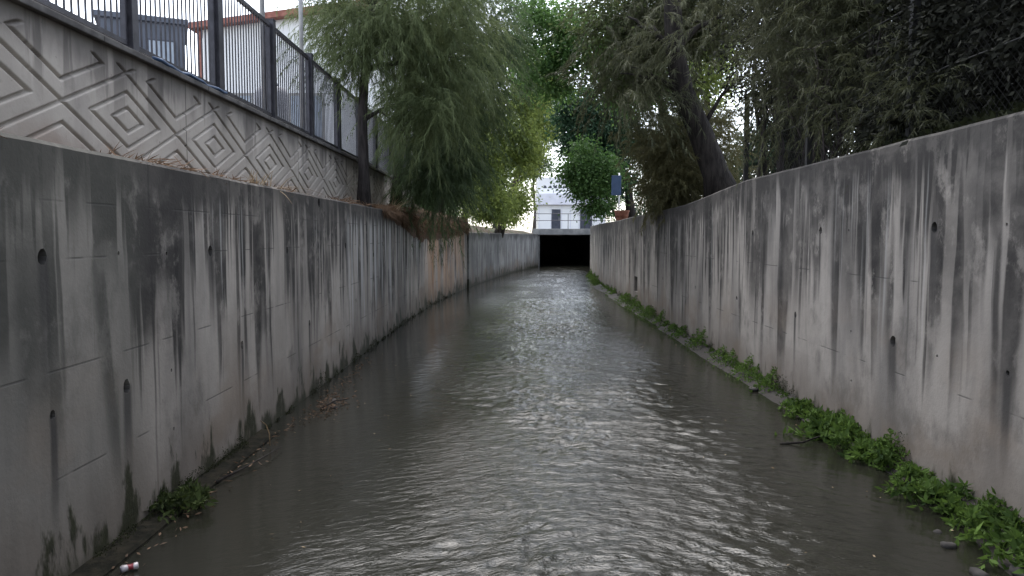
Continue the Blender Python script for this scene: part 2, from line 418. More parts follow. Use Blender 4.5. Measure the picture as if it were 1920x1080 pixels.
# left wall
wl = wall_mesh(LW, -3, 29.2, .35, -1, lambda y: 2.53).build('channel_wall', M['wall_left'])
cm = MB()
for y, z, r in ((4.09,1.89,.040),(6.35,1.88,.040),(8.49,1.84,.034),(4.92,1.0,.040),(4.12,1.0,.024),(7.03,.97,.035),(9.35,.91,.034),
                (4.88,1.89,.012),(5.55,1.87,.012),(5.57,.99,.012),(5.58,.54,.013),(11.4,1.86,.036),(13.64,1.66,.05),(3.2,.98,.035),(12.1,.95,.034),(14.6,1.85,.034),(15.4,.95,.034),(9.91,2.44,.05)):
    hole(cm, -2.6, y, z, r*1.05, r*1.15, .22 if r > .02 else .06)
cut(wl, cm)
tag(wl, 'dark streaked concrete wall on the left bank below the patterned wall', 'wall')
ft = MB(); vs = []
for x, y in curve_pts(LW, -3, 7.5, .25):
    j = .02*(vnoise(np.array([y*1.3]), np.array([2.5]), 8)[0]-.5)
    vs += [(x-.05,y,-.5),(x-.05,y,.034),(x+.155+j,y,.03),(x+.175+j,y,.012),(x+.175+j,y,-.5)]
n = 5; fs = []
for i in range(len(vs)//n-1):
    for k in range(n-1): fs.append((i*n+k,(i+1)*n+k,(i+1)*n+k+1,i*n+k+1))
ft.add(vs, fs)
ft.build('footing', M['footing'], wl)

# far left wall, lower and paler
wf = wall_mesh(LW, 29.22, 50, .35, -1, lambda y: 2.16).build('channel_wall', M['wall_far'])
tag(wf, 'lower pale channel wall curving to the dark culvert mouth', 'wall')

# right wall
def rtop(y): return float(np.interp(y, [-5,11,15,26,60], [2.85,2.82,2.62,2.52,2.5]))
wr = wall_mesh(RW, -3, 50, .35, 1, rtop).build('channel_wall', M['wall_right'])
cm = MB()
for y, z, r in ((8.25,2.06,.036),(6.01,2.07,.040),(8.92,1.06,.034),(6.6,1.07,.046),(7.55,2.06,.012),(5.13,2.08,.012),(7.43,1.05,.013),(5.9,1.05,.012),
                (5.05,1.07,.018),(7.39,.56,.012),(10.6,2.05,.034),(11.3,1.06,.033),(13.4,2.0,.033),(13.9,1.05,.032),(16.8,1.95,.033),(17,1.04,.032),(4.3,1.08,.036),(3.9,2.06,.036)):
    hole(cm, 3.35, y, z, r*1.05, r*1.15, .22 if r > .02 else .06)
cm.box(3.1,3.6,20.55,21.1,.46,.88)
cut(wr, cm)
tag(wr, 'long grey concrete wall on the right bank streaked with run-off stains', 'wall')

# ------------------------------------------------------------------ water
def make_water():
    ys = np.concatenate([np.arange(1.2, 12, .03), np.arange(12, 24, .055), np.arange(24, 84, .12)])
    nx = 250
    L = np.array([at_y(LW, min(y, 50)) for y in ys]) - .2; R = np.array([at_y(RW, min(y, 50)) for y in ys]) + .2
    s = np.linspace(0, 1, nx)
    X = L[:,None] + (R-L)[:,None]*s[None,:]; Y = np.repeat(ys[:,None], nx, 1)
    # turbulent band down the middle right, calm along both walls
    mid = (L+R)[:,None]/2 + .12
    prof = np.clip(1.3*np.exp(-((X-mid-.22-.15*np.sin(Y*.35))/1.2)**2), 0, 1)
    prof = .05 + prof*(.35+1.2*np.clip(.5+1.3*pnoise(X*.7+3, Y*.4, 5), 0, 1))
    # wave crests bend downstream towards both walls
    A = np.sqrt((X-mid)**2+.35); ph = Y + .55*A
    wx = X + .25*pnoise(X*1.3, Y*.9, 11); wy = ph + .30*pnoise(X*1.2, Y*1.0, 12)
    def ridge(fx, fy, sd): return np.clip(1-np.abs(2*pnoise(wx*fx, wy*fy, sd)), 0, 1)
    Z = .020*(ridge(1.3,2.6,21)**2-.6) + .012*(ridge(2.7,5.3,22)**2-.6) + .014*(ridge(5.0,8.5,23)**1.5-.6) + .016*pnoise(wx*.8, wy*1.3, 24)
    Z += .013*pnoise(wx*9, wy*15, 25) + .005*pnoise(wx*19, wy*27, 26)
    Z = Z*prof*.85
    V = np.stack([X,Y,Z], -1).reshape(-1,3)
    ny = len(ys); idx = np.arange(ny*nx).reshape(ny,nx)
    F = np.stack([idx[:-1,:-1],idx[:-1,1:],idx[1:,1:],idx[1:,:-1]],-1).reshape(-1,4)
    t = NT('murky_stream'); p = t.pos(); x, y, z = t.sep(p)
    y_ = t.math('ADD', y, t.math('MULTIPLY', t.math('SQRT', t.math('ADD', t.math('POWER', t.math('SUBTRACT', x, .5), 2), .35)), .5))
    b1 = t.noise(t.vec(t.math('MULTIPLY', x, 7), t.math('MULTIPLY', y_, 17), 0), 1, 4, .6, .6)
    b2 = t.noise(t.vec(t.math('MULTIPLY', x, 22), t.math('MULTIPLY', y_, 48), 4), 1, 3, .6)
    m = t.math('MULTIPLY', t.step(t.math('ABSOLUTE', t.math('SUBTRACT', t.math('SUBTRACT', x, .5), t.math('MULTIPLY', t.math('POWER', t.lin(y, 20, 50, 0, 1), 1.5), 3.1))), .6, 2.3, 1.0, .16),
               t.lin(t.noise(t.vec(t.math('MULTIPLY', x, .9), t.math('MULTIPLY', y, .5), 8), 1, 3), .3, .7, .45, 1.1))
    hh = t.math('MULTIPLY', t.math('ADD', b1, t.math('MULTIPLY', b2, .35)), m)
    silt = t.mix(t.noise(t.vec(x, t.math('MULTIPLY', y, .5), 3), 1.2, 4), (.0125,.0125,.0095), (.021,.0205,.0155))
    return np_mesh('water', V, F, t.done(t.bsdf(silt, .04, normal=t.bump(hh, .55, .04), ior=1.36)), None, smooth=True)
tag(make_water(), kind='structure')

# ------------------------------------------------------------------ ground, one sheet to the horizon with the channel cut into it
def make_ground():
    ys = [-60,-3]+list(np.arange(-2, 50, 2.0))+[50, 56, 62, 84.4, 84.9, 140, 400, 1500]
    rows = []
    for y in ys:
        yy = min(max(y, -3), 50)
        l = at_y(LW, yy)-.2; r = at_y(RW, yy)+.2
        zl = 2.47 if yy < 29 else 2.1
        zr = rtop(yy)-.06
        up = float(np.interp(y, [20, 30, 50], [3.5, 2.6, 2.35]))
        rows.append([(-1500,y,up),(-60,y,up),(-14,y,up),(-3.55,y,up),(-3.42 if y < 24 else l-.9,y,zl if y < 24 else up),(l,y,zl),(l+.02,y,-.55),
                     (r-.02,y,-.55),(r,y,zr),(r+.7,y,zr+.12),(r+2.2,y,zr+.3),(r+6,y,zr+.35),(60,y,zr+.3),(1500,y,zr+.3)])
    V = np.array(rows, dtype=float); ny, nx, _ = V.shape
    # behind the culvert mouth the channel runs on underground: the sheet closes over it
    for i, y in enumerate(ys):
        if y > 84.5:
            V[i,6] = (V[i,5,0]+.02, y, 2.3); V[i,7] = (V[i,8,0]-.02, y, 2.3); V[i,5,2] = 2.3; V[i,4,2] = 2.3; V[i,8,2] = 2.3; V[i,9:,2] = 2.35; V[i,:4,2] = 2.3
    idx = np.arange(ny*nx).reshape(ny,nx)
    F = np.stack([idx[:-1,:-1],idx[:-1,1:],idx[1:,1:],idx[1:,:-1]],-1).reshape(-1,4)
    t = NT('bank_earth'); p = t.pos()
    c = t.mix(t.step(t.noise(p, 2.2, 5), .35, .65), (.05,.038,.028), (.105,.082,.058))
    c = t.mix(t.step(t.noise(p, .5, 3), .5, .65), c, (.05,.055,.028))
    return np_mesh('ground', V.reshape(-1,3), F, t.done(t.bsdf(c, .95, normal=t.bump(t.noise(p, 18, 5), .7, .03), spec=.2)))
tag(make_ground(), kind='structure')
mb = MB(); mb.box(-40,-3.56,-6,19.5,3.2,3.53); tag(mb.build('terrace', M['terrace']), kind='structure')

# ------------------------------------------------------------------ patterned upper wall, with cast grooves
def make_pattern_wall():
    root = empty('patterned_wall', (0,0,0))
    tag(root, 'upper concrete wall cast with nested diamonds, set back on the left bank', 'wall')
    ys = np.concatenate([np.arange(-2, 2.4, .2), np.arange(2.4, 12, .01), np.arange(12, 24.01, .025)])
    zs = np.concatenate([[2.2], np.arange(2.44, 3.54, .008)])
    Y, Z = np.meshgrid(ys, zs, indexing='ij')
    a, b, y0, zc = .925, .392, 6.42, 2.985
    # rhombus tiling: find the nearest centre, then distance in rhombus units
    best = np.full(Y.shape, 9.0); main = None
    for oy, oz in ((0,0),(a,b),(a,-b),(0,2*b),(0,-2*b)):
        du = (Y-y0-oy+a) % (2*a) - a; dv = Z-zc-oz
        r_ = np.abs(du)/a+np.abs(dv)/b; best = np.minimum(best, r_)
        if main is None: main = r_
    groove = np.zeros(Y.shape)
    for lev in (.26, .60, 1.0):
        d = np.abs((main if lev < .5 else best)-lev)/math.hypot(1/a, 1/b)
        groove = np.maximum(groove, np.clip((.017-d)/.012, 0, 1))
    edge = np.clip((3.44-Z)/.02, 0, 1)*np.clip((Z-2.5)/.02, 0, 1)
    X = -3.3 - .032*groove*edge + .006*(vnoise(Y*1.1, Z*1.3, 4)-.5)
    V = np.stack([X,Y,Z],-1).reshape(-1,3); ny, nz = Y.shape
    idx = np.arange(ny*nz).reshape(ny,nz)
    F = np.stack([idx[:-1,:-1],idx[1:,:-1],idx[1:,1:],idx[:-1,1:]],-1).reshape(-1,4)
    np_mesh('patterned_face', V, F, M['pattern'], root)
    mb = MB(); mb.box(-3.55,-3.345,-2,24,2.2,3.531); mb.build('wall_core', M['coping'], root)
    mb = MB()
    for k in range(13): mb.box(-3.58,-3.245,-2+2*k+.004,2*k-.004,3.532,3.585)
    mb.build('coping', M['coping'], root, .008)
make_pattern_wall()

# ------------------------------------------------------------------ fence on the patterned wall
def make_bar_fence():
    root = empty('bar_fence', (-3.4,-1,3.585))
    tag(root, 'dark metal bar fence standing on the patterned wall', 'fence')
    px = -3.4; py = [.91+1.93*k for k in range(13)]; z0, z1 = 3.585, 4.93
    def part(mb, name): 
        o = mb.build(name, M['fence'], root); o.matrix_parent_inverse = root.matrix_basis.inverted(); return o
    root_m = root.matrix_basis
    bpy.context.view_layer.update()
    for y in py:
        mb = MB(); mb.box(px-.055,px+.055,y-.055,y+.055,z0,z1+.05); mb.box(px-.075,px+.075,y-.08,y+.08,z0,z0+.012); mb.box(px-.06,px+.06,y-.06,y+.06,z1+.05,z1+.062); part(mb, 'post')
    for y in py[:-1]:
        ya, yb = y+.075, y+1.93-.075
        mb = MB(); mb.box(px-.02,px+.02,ya,yb,z0+.075,z0+.115); mb.box(px-.025,px+.025,ya,yb,z1-.05,z1)
        mb.box(px-.02,px+.02,ya-.0,ya+.035,z0+.115,z1-.05); mb.box(px-.02,px+.02,yb-.035,yb,z0+.115,z1-.05)
        for q in (z0+.3, z1-.3):
            mb.box(px-.012,px+.012,y+.055,ya,q-.02,q+.02); mb.box(px-.012,px+.012,yb,yb+.02,q-.02,q+.02)
        nb = 17
        for k in range(1, nb+1):
            yy = ya+.035+(yb-ya-.07)*k/(nb+1); w = .0068
            mb.box(px-w,px+w,yy-w,yy+w,z0+.115,z1-.05)
        part(mb, 'bar_panel')
make_bar_fence()
for y, hgt, lab in ((10.62, 3.9, 'galvanised grey pipe pole rising behind the bar fence, the nearer one'), (12.52, 3.9, 'galvanised grey pipe pole rising behind the bar fence, next to the feathery tree')):
    mb = MB(); mb.tube([(-3.53,y,3.53),(-3.53,y,3.53+hgt)], .036, 10); mb.box(-3.62,-3.44,y-.09,y+.09,3.53,3.545)
    tag(mb.build('pipe_pole', M['galv']), lab, 'pole', 'grey pipe poles behind the fence')
mb = MB(); pts = [(-3.27+.02*math.sin(k*1.1), 6.85+k*.12, 3.605+.008*math.sin(k*2.3)) for k in range(15)]
mb.tube(pts, .018, 8); tag(mb.build('hose', M['blue']), 'thin blue hose lying along the coping under the bar fence', 'hose')

# ------------------------------------------------------------------ buildings on the left terrace
def house():
    root = empty('white_house', (-10.9, 26, 3.5)); bpy.context.view_layer.update()
    tag(root, 'white house with a sloping red roof edge beyond the fence', 'house')
    inv = root.matrix_basis.inverted()
    def put(mb, n, m, bev=0, par=None):
        o = mb.build(n, m, par or root, bev)
        if par is None: o.matrix_parent_inverse = inv
        return o
    x0, x1, y0, y1 = -10.7, -4.9, 26, 36; za, zb = 9.05, 9.75
    mb = MB(); vs = [(x0,y0,3.4),(x1,y0,3.4),(x1,y0,zb),(x0,y0,za),(x0,y1,3.4),(x1,y1,3.4),(x1,y1,zb),(x0,y1,za)]
    mb.add(vs, [(0,1,2,3),(1,5,6,2),(5,4,7,6),(4,0,3,7),(3,2,6,7)]); put(mb, 'wall', M['white_wall'])
    mb = MB(); o = .35; s = (zb-za)/(x1-x0)
    ra, rb = za-.02-s*o, zb+.03+s*o
    vs = [(x0-o,y0-o,ra),(x1+o,y0-o,rb),(x1+o,y1+o,rb),(x0-o,y1+o,ra)]; vs += [(x,y,z+.2) for x,y,z in vs]
    mb.add(vs, [(3,2,1,0),(4,5,6,7),(0,1,5,4),(1,2,6,5),(2,3,7,6),(3,0,4,7)]); put(mb, 'roof', M['red_roof'])
    for wx in (-9.6, -7.2):
        fr = MB(); fr.box(wx-.62,wx+.62,y0-.05,y0-.003,5.3,6.9); f = put(fr, 'window', M['pale_concrete'])
        g = MB(); g.box(wx-.53,wx-.03,y0-.06,y0-.052,5.4,6.8); g.box(wx+.03,wx+.53,y0-.06,y0-.052,5.4,6.8)
        gg = put(g, 'pane', M['glass'], 0, f)
        gg.matrix_parent_inverse = inv
        gg.matrix_parent_inverse.identity()
    mb = MB(); mb.box(-10.85,-10.75,y0-.12,y0-.02,3.5,9.0); put(mb, 'drainpipe', M['red_roof'])
house()

def kiosk():
    root = empty('grey_cabin', (-8.15, 16.6, 3.53), math.radians(25))
    tag(root, 'slate grey cabin with pale windows beyond the fence', 'cabin')
    mb = MB(); mb.box(-.85,.85,0,1.8,0,3.15); mb.build('cladding', M['slate'], root)
    mb = MB(); mb.box(-.93,.93,-.08,1.9,3.15,3.27); mb.build('roof', M['slate'], root, .01)
    for x0, x1, z0, z1 in ((-.55,-.25,1.5,2.6),(.12,.62,1.55,2.75)):
        f = MB(); f.box(x0-.04,x1+.04,-.03,-.002,z0-.04,z1+.04); w = f.build('window', M['dark_door'], root)
        g = MB(); g.box(x0,x1,-.04,-.032,z0,z1); g.build('pane', M['glass'], w)
    mb = MB()
    for k in range(9): mb.box(-.82+.2*k,-.80+.2*k,-.012,-.001,0.02,1.42)
    mb.build('batten', M['slate'], root)
kiosk()
mb = MB(); mb.tube([(-6.0,18.6,3.53),(-6.0,18.6,4.3),(-6.0,18.6,5.45),(-6.0,18.6,5.62),(-6.0,18.6,5.68)], [.42,.43,.42,.33,.12], 20)
tk = tag(mb.build('water_tank', M['grey_block']), 'grey round tank standing behind the bar fence before the white house', 'tank')
mb = MB(); mb.tube([(-6.0,18.6,5.66),(-6.0,18.6,5.74)], .16, 14); mb.build('lid', M['dark_door'], tk)
# ------------------------------------------------------------------ culvert, rail and white shop at the end
def culvert():
    root = empty('culvert_bridge', (3.6, 50, 0)); bpy.context.view_layer.update(); inv = root.matrix_basis.inverted()
    tag(root, 'dark culvert mouth under a concrete deck at the end of the stream', 'bridge')
    def put(mb, n, m, bev=0):
        o = mb.build(n, m, root, bev); o.matrix_parent_inverse = inv; return o
    mb = MB(); mb.box(1.2,7.5,50.02,56.5,2.07,2.42); put(mb, 'deck', M['coping'], .02)
    mb = MB(); mb.box(1.15,7.5,49.85,50.3,2.10,2.50); put(mb, 'parapet_kerb', M['dark_concrete'], .02)
    mb = MB(); mb.box(1.2,1.6,50.03,85,-.6,2.06); put(mb, 'side_wall', M['dark_concrete'])
    mb = MB(); mb.box(5.6,6.0,50.03,85,-.6,2.06); put(mb, 'side_wall', M['dark_concrete'])
    mb = MB(); mb.box(1.6,5.6,84.5,85,-.6,2.06); put(mb, 'back_wall', M['dark_concrete'])
    mb = MB(); mb.box(1.2,6.0,56.52,85,2.07,2.25); put(mb, 'tunnel_roof', M['dark_concrete'])
culvert()
def rail():
    root = empty('bridge_railing', (1.3, 50.1, 2.5)); tag(root, 'thin metal railing along the culvert deck', 'railing')
    for k in range(6):
        mb = MB(); mb.tube([(k*1.1,0,0),(k*1.1,0,1.0)], .022, 8); mb.build('post', M['fence'], root)
    for z in (1.0, .55):
        mb = MB(); mb.tube([(0,0,z),(5.5,0,z)], .02, 8); mb.build('rail', M['fence'], root)
rail()
def shop():
    root = empty('white_building', (1.6, 60, 2.4)); tag(root, 'white flat-fronted building with dark doorways behind the culvert', 'building')
    mb = MB(); mb.box(.2,5.6,0,6,-.1,2.1); mb.build('wall', M['white_wall'], root)
    mb = MB(); mb.box(.1,5.7,-.35,6,2.102,3.0); mb.build('fascia_board', M['pale_lilac'], root, .02)
    mb = MB(); mb.box(.15,5.6,.3,6,3.002,4.3); mb.build('upper_wall', M['white_wall'], root)
    for k in range(7):
        mb = MB(); cx = .75+k*.42
        vs = [(cx+.13*math.cos(w), .3-.02, 3.45+.2*math.sin(w)) for w in np.linspace(0, math.pi, 9)]
        vs += [(x,.3-.003,z) for x,_,z in vs]; n = 9
        mb.add(vs, [tuple(range(n))[::-1], tuple(range(n,2*n))]+[(k2,(k2+1)%n,n+(k2+1)%n,n+k2) for k2 in range(n)])
        mb.build('arched_vent', M['dark_door'], root)
    for x0, x1 in ((1.28,1.98),(3.55,4.5)):
        mb = MB(); mb.box(x0,x1,-.05,-.003,0.0,1.75); d = mb.build('door', M['dark_door'], root)
        h = MB(); h.box(x1-.14,x1-.09,-.11,-.052,.85,1.1); h.build('handle', M['galv'], d)
    mb = MB()
    for x in (.25,1.2,2.05,2.75,3.45): mb.box(x,x+.05,-.03,-.003,0,2.1)
    mb.build('joint_strip', M['pale_lilac'], root)
shop()
# blue board on a white post, right bank
rt = empty('board_sign', (3.93, 28.6, 2.55)); tag(rt, 'plain blue board on a white post above the right wall', 'sign')
mb = MB(); mb.tube([(0,0,-.2),(0,0,1.85)], .03, 10); mb.build('post', M['white_paint'], rt)
mb = MB(); mb.box(-.3,.07,-.07,-.036,1.0,1.75); mb.build('panel', M['blue_sign'], rt, .006)
mb = MB(); mb.tube([(3.93,27.8,2.55),(3.93,27.8,2.58),(3.93,27.8,2.9),(3.93,27.8,2.95),(3.93,27.8,2.93),(3.93,27.8,2.7)], [.17,.2,.27,.3,.26,.24], 16)
pt = tag(mb.build('clay_pot', M['red']), 'rust red clay pot on the right bank below the blue board', 'pot')
mb = MB(); mb.tube([(3.93,27.8,2.7),(3.93,27.8,2.88)], [.2,.25], 14); mb.build('soil_fill', M['soil'], pt)

# ------------------------------------------------------------------ foliage generators
def unit(v): return v/np.maximum(np.linalg.norm(v, axis=-1, keepdims=True), 1e-9)
def blob_points(rng, blobs, n, shell=.55):
    w = np.array([b[6] if len(b) > 6 else b[3]*b[4]*b[5] for b in blobs], float); w /= w.sum()
    k = rng.choice(len(blobs), n, p=w); B = np.array([b[:6] for b in blobs], float)[k]
    d = unit(rng.normal(size=(n,3))); r = rng.random(n)**shell
    off = d*r[:,None]
    return B[:,:3]+off*B[:,3:6], off
def leaf_quads(P, D, length, width, rng, tint):
    n = len(P); side = unit(np.cross(D, rng.normal(size=(n,3))))
    L = (length*rng.uniform(.65,1.25,n))[:,None]; W = (width*rng.uniform(.7,1.2,n))[:,None]
    nrm = np.cross(D, side)
    V = np.stack([P, P+D*L*.45+side*W*.5+nrm*W*.12, P+D*L, P+D*L*.45-side*W*.5+nrm*W*.12], 1).reshape(-1,3)
    F = np.arange(4*n).reshape(n,4)
    return V, F, np.repeat(tint, 4)
def broad(name, mat, blobs, clumps, per, leaf, seed, parent, sigma=.28, flat=.6, droop=.5, shell=.5, ratio=.5):
    rng = np.random.default_rng(seed)
    C, off = blob_points(rng, blobs, clumps, shell)
    sig = sigma*rng.uniform(.55,1.4,clumps); ct = rng.random(clumps)
    k = np.repeat(np.arange(clumps), per)
    P = C[k]+rng.normal(size=(len(k),3))*sig[k][:,None]*np.array([1,1,flat])
    D = unit(unit(P-C[k])*.7+off[k]*.5+rng.normal(size=P.shape)*.55+np.array([0,0,-droop]))
    tint = np.clip(.15+.62*ct[k]+rng.normal(size=len(k))*.16, 0, 1)
    V, F, T = leaf_quads(P, D, leaf, leaf*ratio, rng, tint)
    return np_mesh(name, V, F, mat, parent, T)
def feather(name, mat, blobs, sprays, per, slen, needle, nw, seed, parent, droop=.55, shell=.5, spread=.75, clump=.3):
    rng = np.random.default_rng(seed)
    nc = max(20, sprays//14)
    C, off = blob_points(rng, blobs, nc, shell); ct = rng.random(nc)
    cd = unit(off+rng.normal(size=(nc,3))*.35+np.array([0,0,.1]))
    k = np.repeat(np.arange(nc), 14)
    P0 = C[k]+rng.normal(size=(len(k),3))*clump*np.array([1,1,.8])
    D0 = unit(cd[k]*1.0+rng.normal(size=(len(k),3))*.5)
    L = slen*rng.uniform(.5,1.3,len(k))
    j = np.repeat(np.arange(len(k)), per); t = rng.random(len(j))**.8
    Lj = (L[j]*t)[:,None]
    P = P0[j]+D0[j]*Lj+np.array([0,0,-1.])*(droop*Lj*t[:,None])
    T = unit(D0[j]+np.array([0,0,-1.])*(2*droop*t[:,None]))
    D = unit(T*.8+rng.normal(size=P.shape)*spread*.6+np.array([0,0,-.35]))
    n = len(P); side = unit(np.cross(D, rng.normal(size=(n,3))))
    ln = (needle*rng.uniform(.6,1.3,n))[:,None]
    bend = np.array([0,0,-.18])*ln
    V = np.stack([P-side*nw*.5, P+side*nw*.5, P+D*ln+bend], 1).reshape(-1,3)
    F = np.arange(3*n).reshape(n,3)
    tint = np.clip(.12+.6*ct[k][j]+rng.normal(size=n)*.15, 0, 1)
    return np_mesh(name, V, F, mat, parent, np.repeat(tint, 3))
def limb_path(a, b, rng, sag=.0, n=6, j=.12):
    a = np.array(a, float); b = np.array(b, float); L = np.linalg.norm(b-a); pts = []
    for i in range(n+1):
        t = i/n; p = a+(b-a)*t+rng.normal(size=3)*j*L*.18*math.sin(math.pi*t); p[2] += sag*L*math.sin(math.pi*t); pts.append(tuple(p))
    return pts
def trunk(path, r0, r1, limbs, mat, parent, seed, twigs=2):
    rng = np.random.default_rng(seed); mb = MB(); n = len(path)
    rr = [r0+(r1-r0)*(i/(n-1))**.8 for i in range(n)]; rr[0] = r0*1.35
    mb.tube(path, rr, 12)
    for (i, tgt, r) in limbs:
        lp = limb_path(path[i], tgt, rng, .06); m = len(lp)
        mb.tube(lp, [r*(1-.8*q/(m-1)) for q in range(m)], 7)
        for _ in range(twigs):
            s = lp[rng.integers(2, m-1)]; e = np.array(s)+unit(np.array(tgt)-np.array(path[i])+rng.normal(size=3)*.9)*rng.uniform(.4,1.0)
            tp = limb_path(s, e, rng, .05, 4); mb.tube(tp, [r*.35*(1-.75*q/4) for q in range(5)], 5)
    return mb.build('trunk', mat, parent)
def tree(name, loc, label, cat='tree', group=None):
    o = empty(name, (0,0,0)); return tag(o, label, cat, group)

# ---- left bank trees
t = tree('feathery_tree', 0, 'feathery grey green tree with a slim dark trunk on the left ledge')
trunk([(-2.94,14.5,2.35),(-2.93,14.5,3.2),(-2.95,14.52,4.2),(-2.9,14.6,5.2),(-2.75,14.7,6.4),(-2.6,14.8,7.6)], .125, .06,
      [(2,(-2.0,15.0,4.7),.05),(3,(-1.2,15.3,5.6),.055),(3,(-3.4,14.5,5.6),.04),(4,(-1.3,15.2,6.9),.05),(4,(-3.4,14.6,7.1),.04)], M['bark_dark'], t, 1)
feather('crown', M['feather_green'], [(-2.35,14.8,6.9,1.4,1.4,1.3),(-3.0,14.6,5.95,.5,.7,.6,.8),(-2.72,14.3,5.45,.32,.3,.35,.16),(-1.5,15.3,5.6,1.0,1.3,1.05),(-1.75,14.9,4.7,.5,.7,.6,.6)],
        1900, 46, .75, .17, .011, 2, t, droop=.5, clump=.2)
t = tree('feathery_tree', 0, 'larger drooping feathery tree whose dark green boughs hang down over the left wall')
trunk([(-3.05,19,2.3),(-3.0,19,3.4),(-2.9,18.9,4.8),(-2.6,18.8,6.2),(-2.3,18.7,8)], .16, .06,
      [(1,(-1.6,18.2,4.2),.06),(2,(-1.2,18.2,5.4),.06),(3,(-1.0,18.4,6.9),.06),(2,(-2.9,18.2,6.0),.05),(1,(-1.7,17.6,3.3),.05)], M['bark_dark'], t, 3)
feather('crown', M['feather_deep'], [(-1.7,18.2,4.1,.75,1.3,1.2),(-1.25,18.4,5.3,.85,1.3,1.2),(-1.4,18.5,7.0,1.3,1.6,1.4),(-1.8,17.7,3.45,.55,.8,.5,.9),(-2.05,18.0,4.8,.6,.9,1.1)],
        2600, 46, .85, .18, .013, 4, t, droop=.55, clump=.24)
t = tree('leafy_tree', 0, 'yellow green leafy tree behind the drooping feathery tree on the left')
trunk([(-3.0,29.6,2.0),(-2.9,29.6,4.0),(-2.4,29.5,6.0),(-1.7,29.4,8.0)], .17, .07,
      [(1,(-1.0,29,4.6),.07),(2,(-.3,29.3,6.4),.07),(2,(-1.4,29.0,7.3),.06),(1,(-1.7,28.6,3.9),.06)], M['bark_grey'], t, 5)
broad('crown', M['yellow_green'], [(-1.1,28.8,4.2,.85,1.3,1.5),(-.45,29.2,6.3,1.15,1.4,1.4),(-1.0,29.6,8.6,1.2,1.4,1.1),(-.9,28.2,3.1,.7,.9,.6,.7),(-1.9,29.2,6.0,1,1.2,2.0),(.45,29.6,7.6,.85,1.0,.9,1.0),(.3,29.4,5.2,.6,.9,1.0,.7),(.8,29.8,8.8,.8,1,.8,.7)],
      640, 42, .16, 6, t, sigma=.26, shell=.6)
t = tree('leafy_tree', 0, 'thin tree with a brown trunk and sparse leaves at the bend of the left wall')
trunk([(-.9,38.2,2.0),(-.2,38.1,4.2),(.45,38,6.2),(.75,38,8.2),(.9,38,9.8)], .2, .08,
      [(1,(.5,37.5,5.0),.07),(2,(1.2,37.6,7.2),.06),(2,(.3,37.6,7.6),.06),(3,(1.3,38,9.2),.06),(1,(1.5,37.0,5.5),.04)], M['bark_grey'], t, 7)
broad('crown', M['yellow_green'], [(.55,37.7,6.2,.55,.8,1.5),(.75,38,8.6,.9,1.0,1.2),(.2,37.4,4.0,.8,.9,.8),(-.4,37.6,3.0,.7,.8,.7),(1.6,38,7.6,.7,.8,1.1,.5),(1.5,38,9.6,.9,1,.9)], 300, 34, .17, 8, t, sigma=.27, shell=.7)

# ---- far trees behind the culvert
for i, (bl, tr, cl, mat, lab) in enumerate((
    ([(-1.6,64,5.0,2.3,2,2.3),(-1.8,64,8.6,2.2,2,2.2)], (-1.8,64.3), 420, 'pale_green', 'pale leafy tree standing left of the white building'),
    ([(2.6,76,13.0,2.4,2,2.6),(1.6,76,9.2,2.2,1.6,1.8),(2.6,76,17.5,2.2,2,2)], (1.9,76.4), 900, 'pale_green', 'tall sparse pale tree rising behind the white building'),
    ([(7.2,66,6.5,2.4,2.2,3.2),(7.6,66,11.5,2.4,2.2,2.6)], (7.4,66.4), 520, 'mid_green', 'mid green tree standing right of the white building'),
    ([(-5.6,47,4.2,2.0,1.8,1.9),(-6.2,47,7.4,2.0,1.8,2.0)], (-6.0,47.4), 420, 'mid_green', 'mid green bushy tree on the left bank above the pale curving wall'),
    ([(11.5,60,5.0,2.4,2,2.8),(12,60,8.8,2.4,2,2.4)], (11.8,60.4), 420, 'deep_green', 'dark green tree far back on the right bank'),
    ([(-3.6,52,5.6,1.6,1.8,2.6),(-3.2,52,9.5,1.9,1.8,2.2)], (-3.6,52.4), 420, 'yellow_green', 'pale yellow green tree on the left bank by the culvert'))):
    t = tree('background_tree', 0, lab, group='trees at the end of the stream')
    x, y = tr
    trunk([(x,y,2.2),(x+.1,y,4.5),(x-.1,y,7),(x,y,10)], .2, .08, [(1,bl[0][:3],.08),(2,bl[1][:3],.08)], M['bark_grey'], t, 20+i)
    broad('crown', M[mat], bl, cl, 34, .24, 30+i, t, sigma=.4, shell=.6)

# ---- right bank trees
t = tree('leafy_tree', 0, 'deep green leafy tree leaning over the right wall before the culvert')
trunk([(5.2,33.6,2.5),(5.0,33.5,4.2),(4.4,33.3,6),(3.9,33.1,8)], .2, .07,
      [(1,(3.3,32.8,4.8),.08),(2,(2.9,32.8,6.4),.08),(1,(3.9,32.4,4.0),.06)], M['bark_dark'], t, 9)
broad('crown', M['deep_green'], [(3.35,33,4.9,1.25,1.4,1.2),(3.3,33,7.0,1.4,1.5,1.5),(4.4,33.2,6.2,1.2,1.4,1.9),(4.6,33.4,4.3,.8,1.0,.6),(2.9,32.6,5.9,.9,1.1,1.0),(2.4,33,7.7,.75,1,.9)], 720, 44, .17, 10, t, sigma=.28, shell=.55)
t = tree('leafy_shrub', 0, 'bright green leafy shrub hanging over the right wall end', 'shrub')
trunk([(4.3,30.8,2.45),(3.9,30.7,3.2),(3.4,30.5,4.2)], .06, .03, [(1,(3.0,30.4,3.6),.03),(2,(2.6,30.3,4.4),.03)], M['bark_dark'], t, 11)
